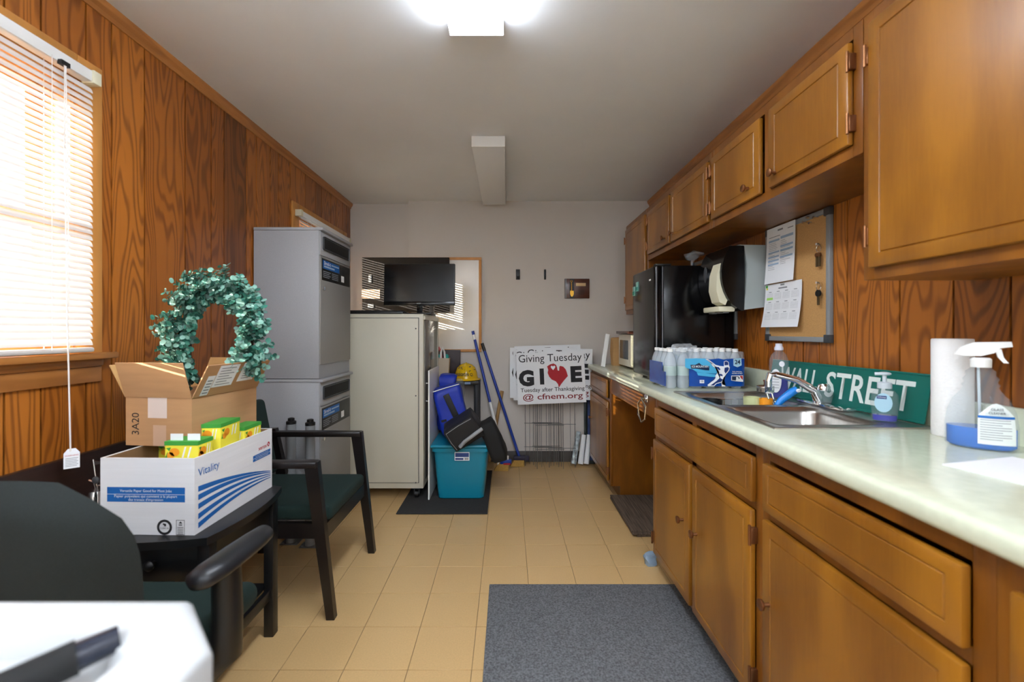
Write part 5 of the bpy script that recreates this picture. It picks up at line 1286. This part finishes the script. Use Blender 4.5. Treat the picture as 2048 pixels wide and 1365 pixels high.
part('dip_tube', B().cyl((sx, sy, sz+.01), (sx-.004, sy, sz+.2), .0028, seg=8), mat('milky_plastic', '#cdd6dc', .35), sp)
part('collar', B().lathe([(.019, .2), (.0195, .22), (.016, .224)], c=(sx, sy, sz)), WHITEP, sp)
FT = frame((sx, sy+.011, sz), (1, 0, 0), (0, 0, 1))
part('trigger_head', B().prism([(-.046, .232), (-.036, .25), (-.012, .262), (.05, .264), (.052, .252), (.032, .248), (.022, .236), (0, .228), (-.03, .228)], 0, .022, M=FT), WHITEP, sp)
part('trigger', B().prism([(.024, .244), (.034, .246), (.038, .225), (.046, .212), (.038, .212), (.028, .226)], .005, .017, M=FT), WHITEP, sp)
def rad_at(z):
    for (r0, z0), (r1, z1) in zip(body, body[1:]):
        if z0 <= z <= z1: return r0+(r1-r0)*(z-z0)/(z1-z0+1e-9)
    return .03
def wrap(polys, off, name, m, nx=6):
    """flat label polygons (metres, x right from the label's left edge, z up) bent round the bottle"""
    b = B()
    for p in polys: b.bm.faces.new([b.bm.verts.new(Vector((sx+(rad_at(z)+off)*math.sin(x), sy-(rad_at(z)*.58+off)*math.cos(x), sz+z))) for x, z in p])
    part(name, b, m, sp, angle=80)
lb_ = []; A0, A1 = -.12, 1.05
for k in range(8):
    a, c = A0+(A1-A0)*k/8, A0+(A1-A0)*(k+1)/8
    top = lambda q: .085+.03*math.sin(PI*(q-A0)/(A1-A0))
    zs_ = [.016, .03, .05, .07]
    for z0, z1 in zip(zs_, zs_[1:]): lb_.append([(a, z0), (c, z0), (c, z1), (a, z1)])
    lb_.append([(a, .07), (c, .07), (c, top(c)), (a, top(a))])
wrap(lb_, .0008, 'label', mat('cleaner_label', '#dfe6e2', .5))
wrap([[(A0+(A1-A0)*k/8, .079), (A0+(A1-A0)*(k+1)/8, .079), (A0+(A1-A0)*(k+1)/8, .085), (A0+(A1-A0)*k/8, .085)] for k in range(8)], .0016, 'label_band', BLUEI)
wrap([[(A0+.06+.3*c, .074-k*.0058), (A0+.06+.3*(c+1), .074-k*.0058), (A0+.06+.3*(c+1), .0755-k*.0058), (A0+.06+.3*c, .0755-k*.0058)] for k in range(9) for c in range(3) if not (c == 2 and k % 3 == 2)], .0016, 'print', GINK)
am = .47; Fsp = frame((sx+.0535*math.sin(am), sy-.0535*.58*math.cos(am)-.004, sz+.095), (1, .3, 0), (0, .12, 1))
text('GLASS', INK, sp, Fsp, 0, .006, w=.022, off=.002, bold=.01); text('CLEANER', INK, sp, Fsp, 0, -.003, w=.03, off=.002, bold=.01)
single('paper_stack', B().box(-.11, .11, -.14, .14, 0, .003, M=Matrix.Translation((1.08, .835, ZK)) @ Matrix.Rotation(math.radians(14), 4, 'Z')), PAPER, 'few white sheets lying on the counter at the right edge', 'paper')

# ============================================================ FLOOR THINGS
single('area_rug', B().box(-.086, .80, .85, 2.077, .0005, .010, bev=.004), RUG, 'grey tweed rug in front of the sink cabinet', 'rug')
CT = mat('striped_carpet', '#5b4c3e', .95, var=.55, vscale=(160, 6, 60), bump=.7, bscale=300)
for k, (dx, dy, rz, lb) in enumerate(((.02, -.0, .03, 'lowest brown striped carpet tile under the knee space'), (.0, -.01, .0, 'middle brown striped carpet tile of the stack'), (.0, 0, -.012, 'topmost brown striped carpet tile of the stack'))):
    single('carpet_tile', B().box(-.25, .25, -.283, .283, 0, .011, bev=.002, M=Matrix.Translation((.985+dx, 2.858+dy, .001+k*.0115)) @ Matrix.Rotation(rz, 4, 'Z')), CT, lb, 'carpet tile', 'carpet tiles in the knee space')
single('plastic_scrap', B().soft(.05, .04, .05, amp=.02, fr=30, rnd=.5, seed=8, M=Matrix.Translation((.745, 2.27, .001))), mat('pale_blue_plastic', '#8fa3b5', .4), 'crumpled pale blue plastic bag at the corner of the sink cabinet', 'plastic bag', angle=20)

# white stand in the near left foreground with a marker in its tray
us = thing('utility_stand', 'blurred white plastic tray top in the lower left foreground', 'stand', (-.6, .25, 0))
oz = .93
outer = [(-.95, .03), (-.30, .03), (-.262, .075), (-.262, .388), (-.33, .458), (-.95, .458)]
inner = [(-.90, .075), (-.38, .075), (-.335, .12), (-.335, .375), (-.37, .413), (-.90, .413)]
b = B(); zr0 = oz-.06
def loop(poly, z): return [b.bm.verts.new((x, y, z)) for x, y in poly]
def inset(poly, d):
    c = Vector((sum(p[0] for p in poly)/len(poly), sum(p[1] for p in poly)/len(poly)))
    return [(p[0]-d*(1 if p[0] > c.x else -1), p[1]-d*(1 if p[1] > c.y else -1)) for p in poly]
L = [loop(outer, zr0), loop(outer, oz-.006), loop(inset(outer, .003), oz-.001), loop(inset(outer, .009), oz), loop(inset(inner, -.006), oz), loop(inner, oz-.005), loop(inset(inner, .004), oz-.026)]
for p, q in zip(L, L[1:]):
    for k in range(6): b.bm.faces.new((p[k], p[(k+1) % 6], q[(k+1) % 6], q[k]))
b.bm.faces.new(L[-1]); b.bm.faces.new(L[0][::-1])
part('tray_top', b, mat('tray_white', '#c4c6c6', .35), us, angle=50)
part('column', B().box(-.68, -.52, .16, .32, .03, zr0, bev=.01), WHITEP, us)
part('foot', B().box(-.9, -.32, .06, .42, 0, .03, bev=.008), WHITEP, us)
mk = thing('marker_pen', 'blurred black marker pen lying in the white tray', 'marker', (-.42, .36, oz-.027))
p0 = Vector((-.452, .301, oz-.0145)); p1 = Vector((-.357, .402, oz-.001)); d = p1-p0
part('barrel', B().cyl(p0, p0+d*.45, .0115, .012), mat('slate_barrel', '#454c5a', .3), mk)
part('grip', B().cyl(p0+d*.45, p0+d*.80, .0145), BLACKM, mk)
part('cap', B().cyl(p0+d*.80, p1, .0125, .011), mat('navy_cap', '#1c2130', .25), mk)
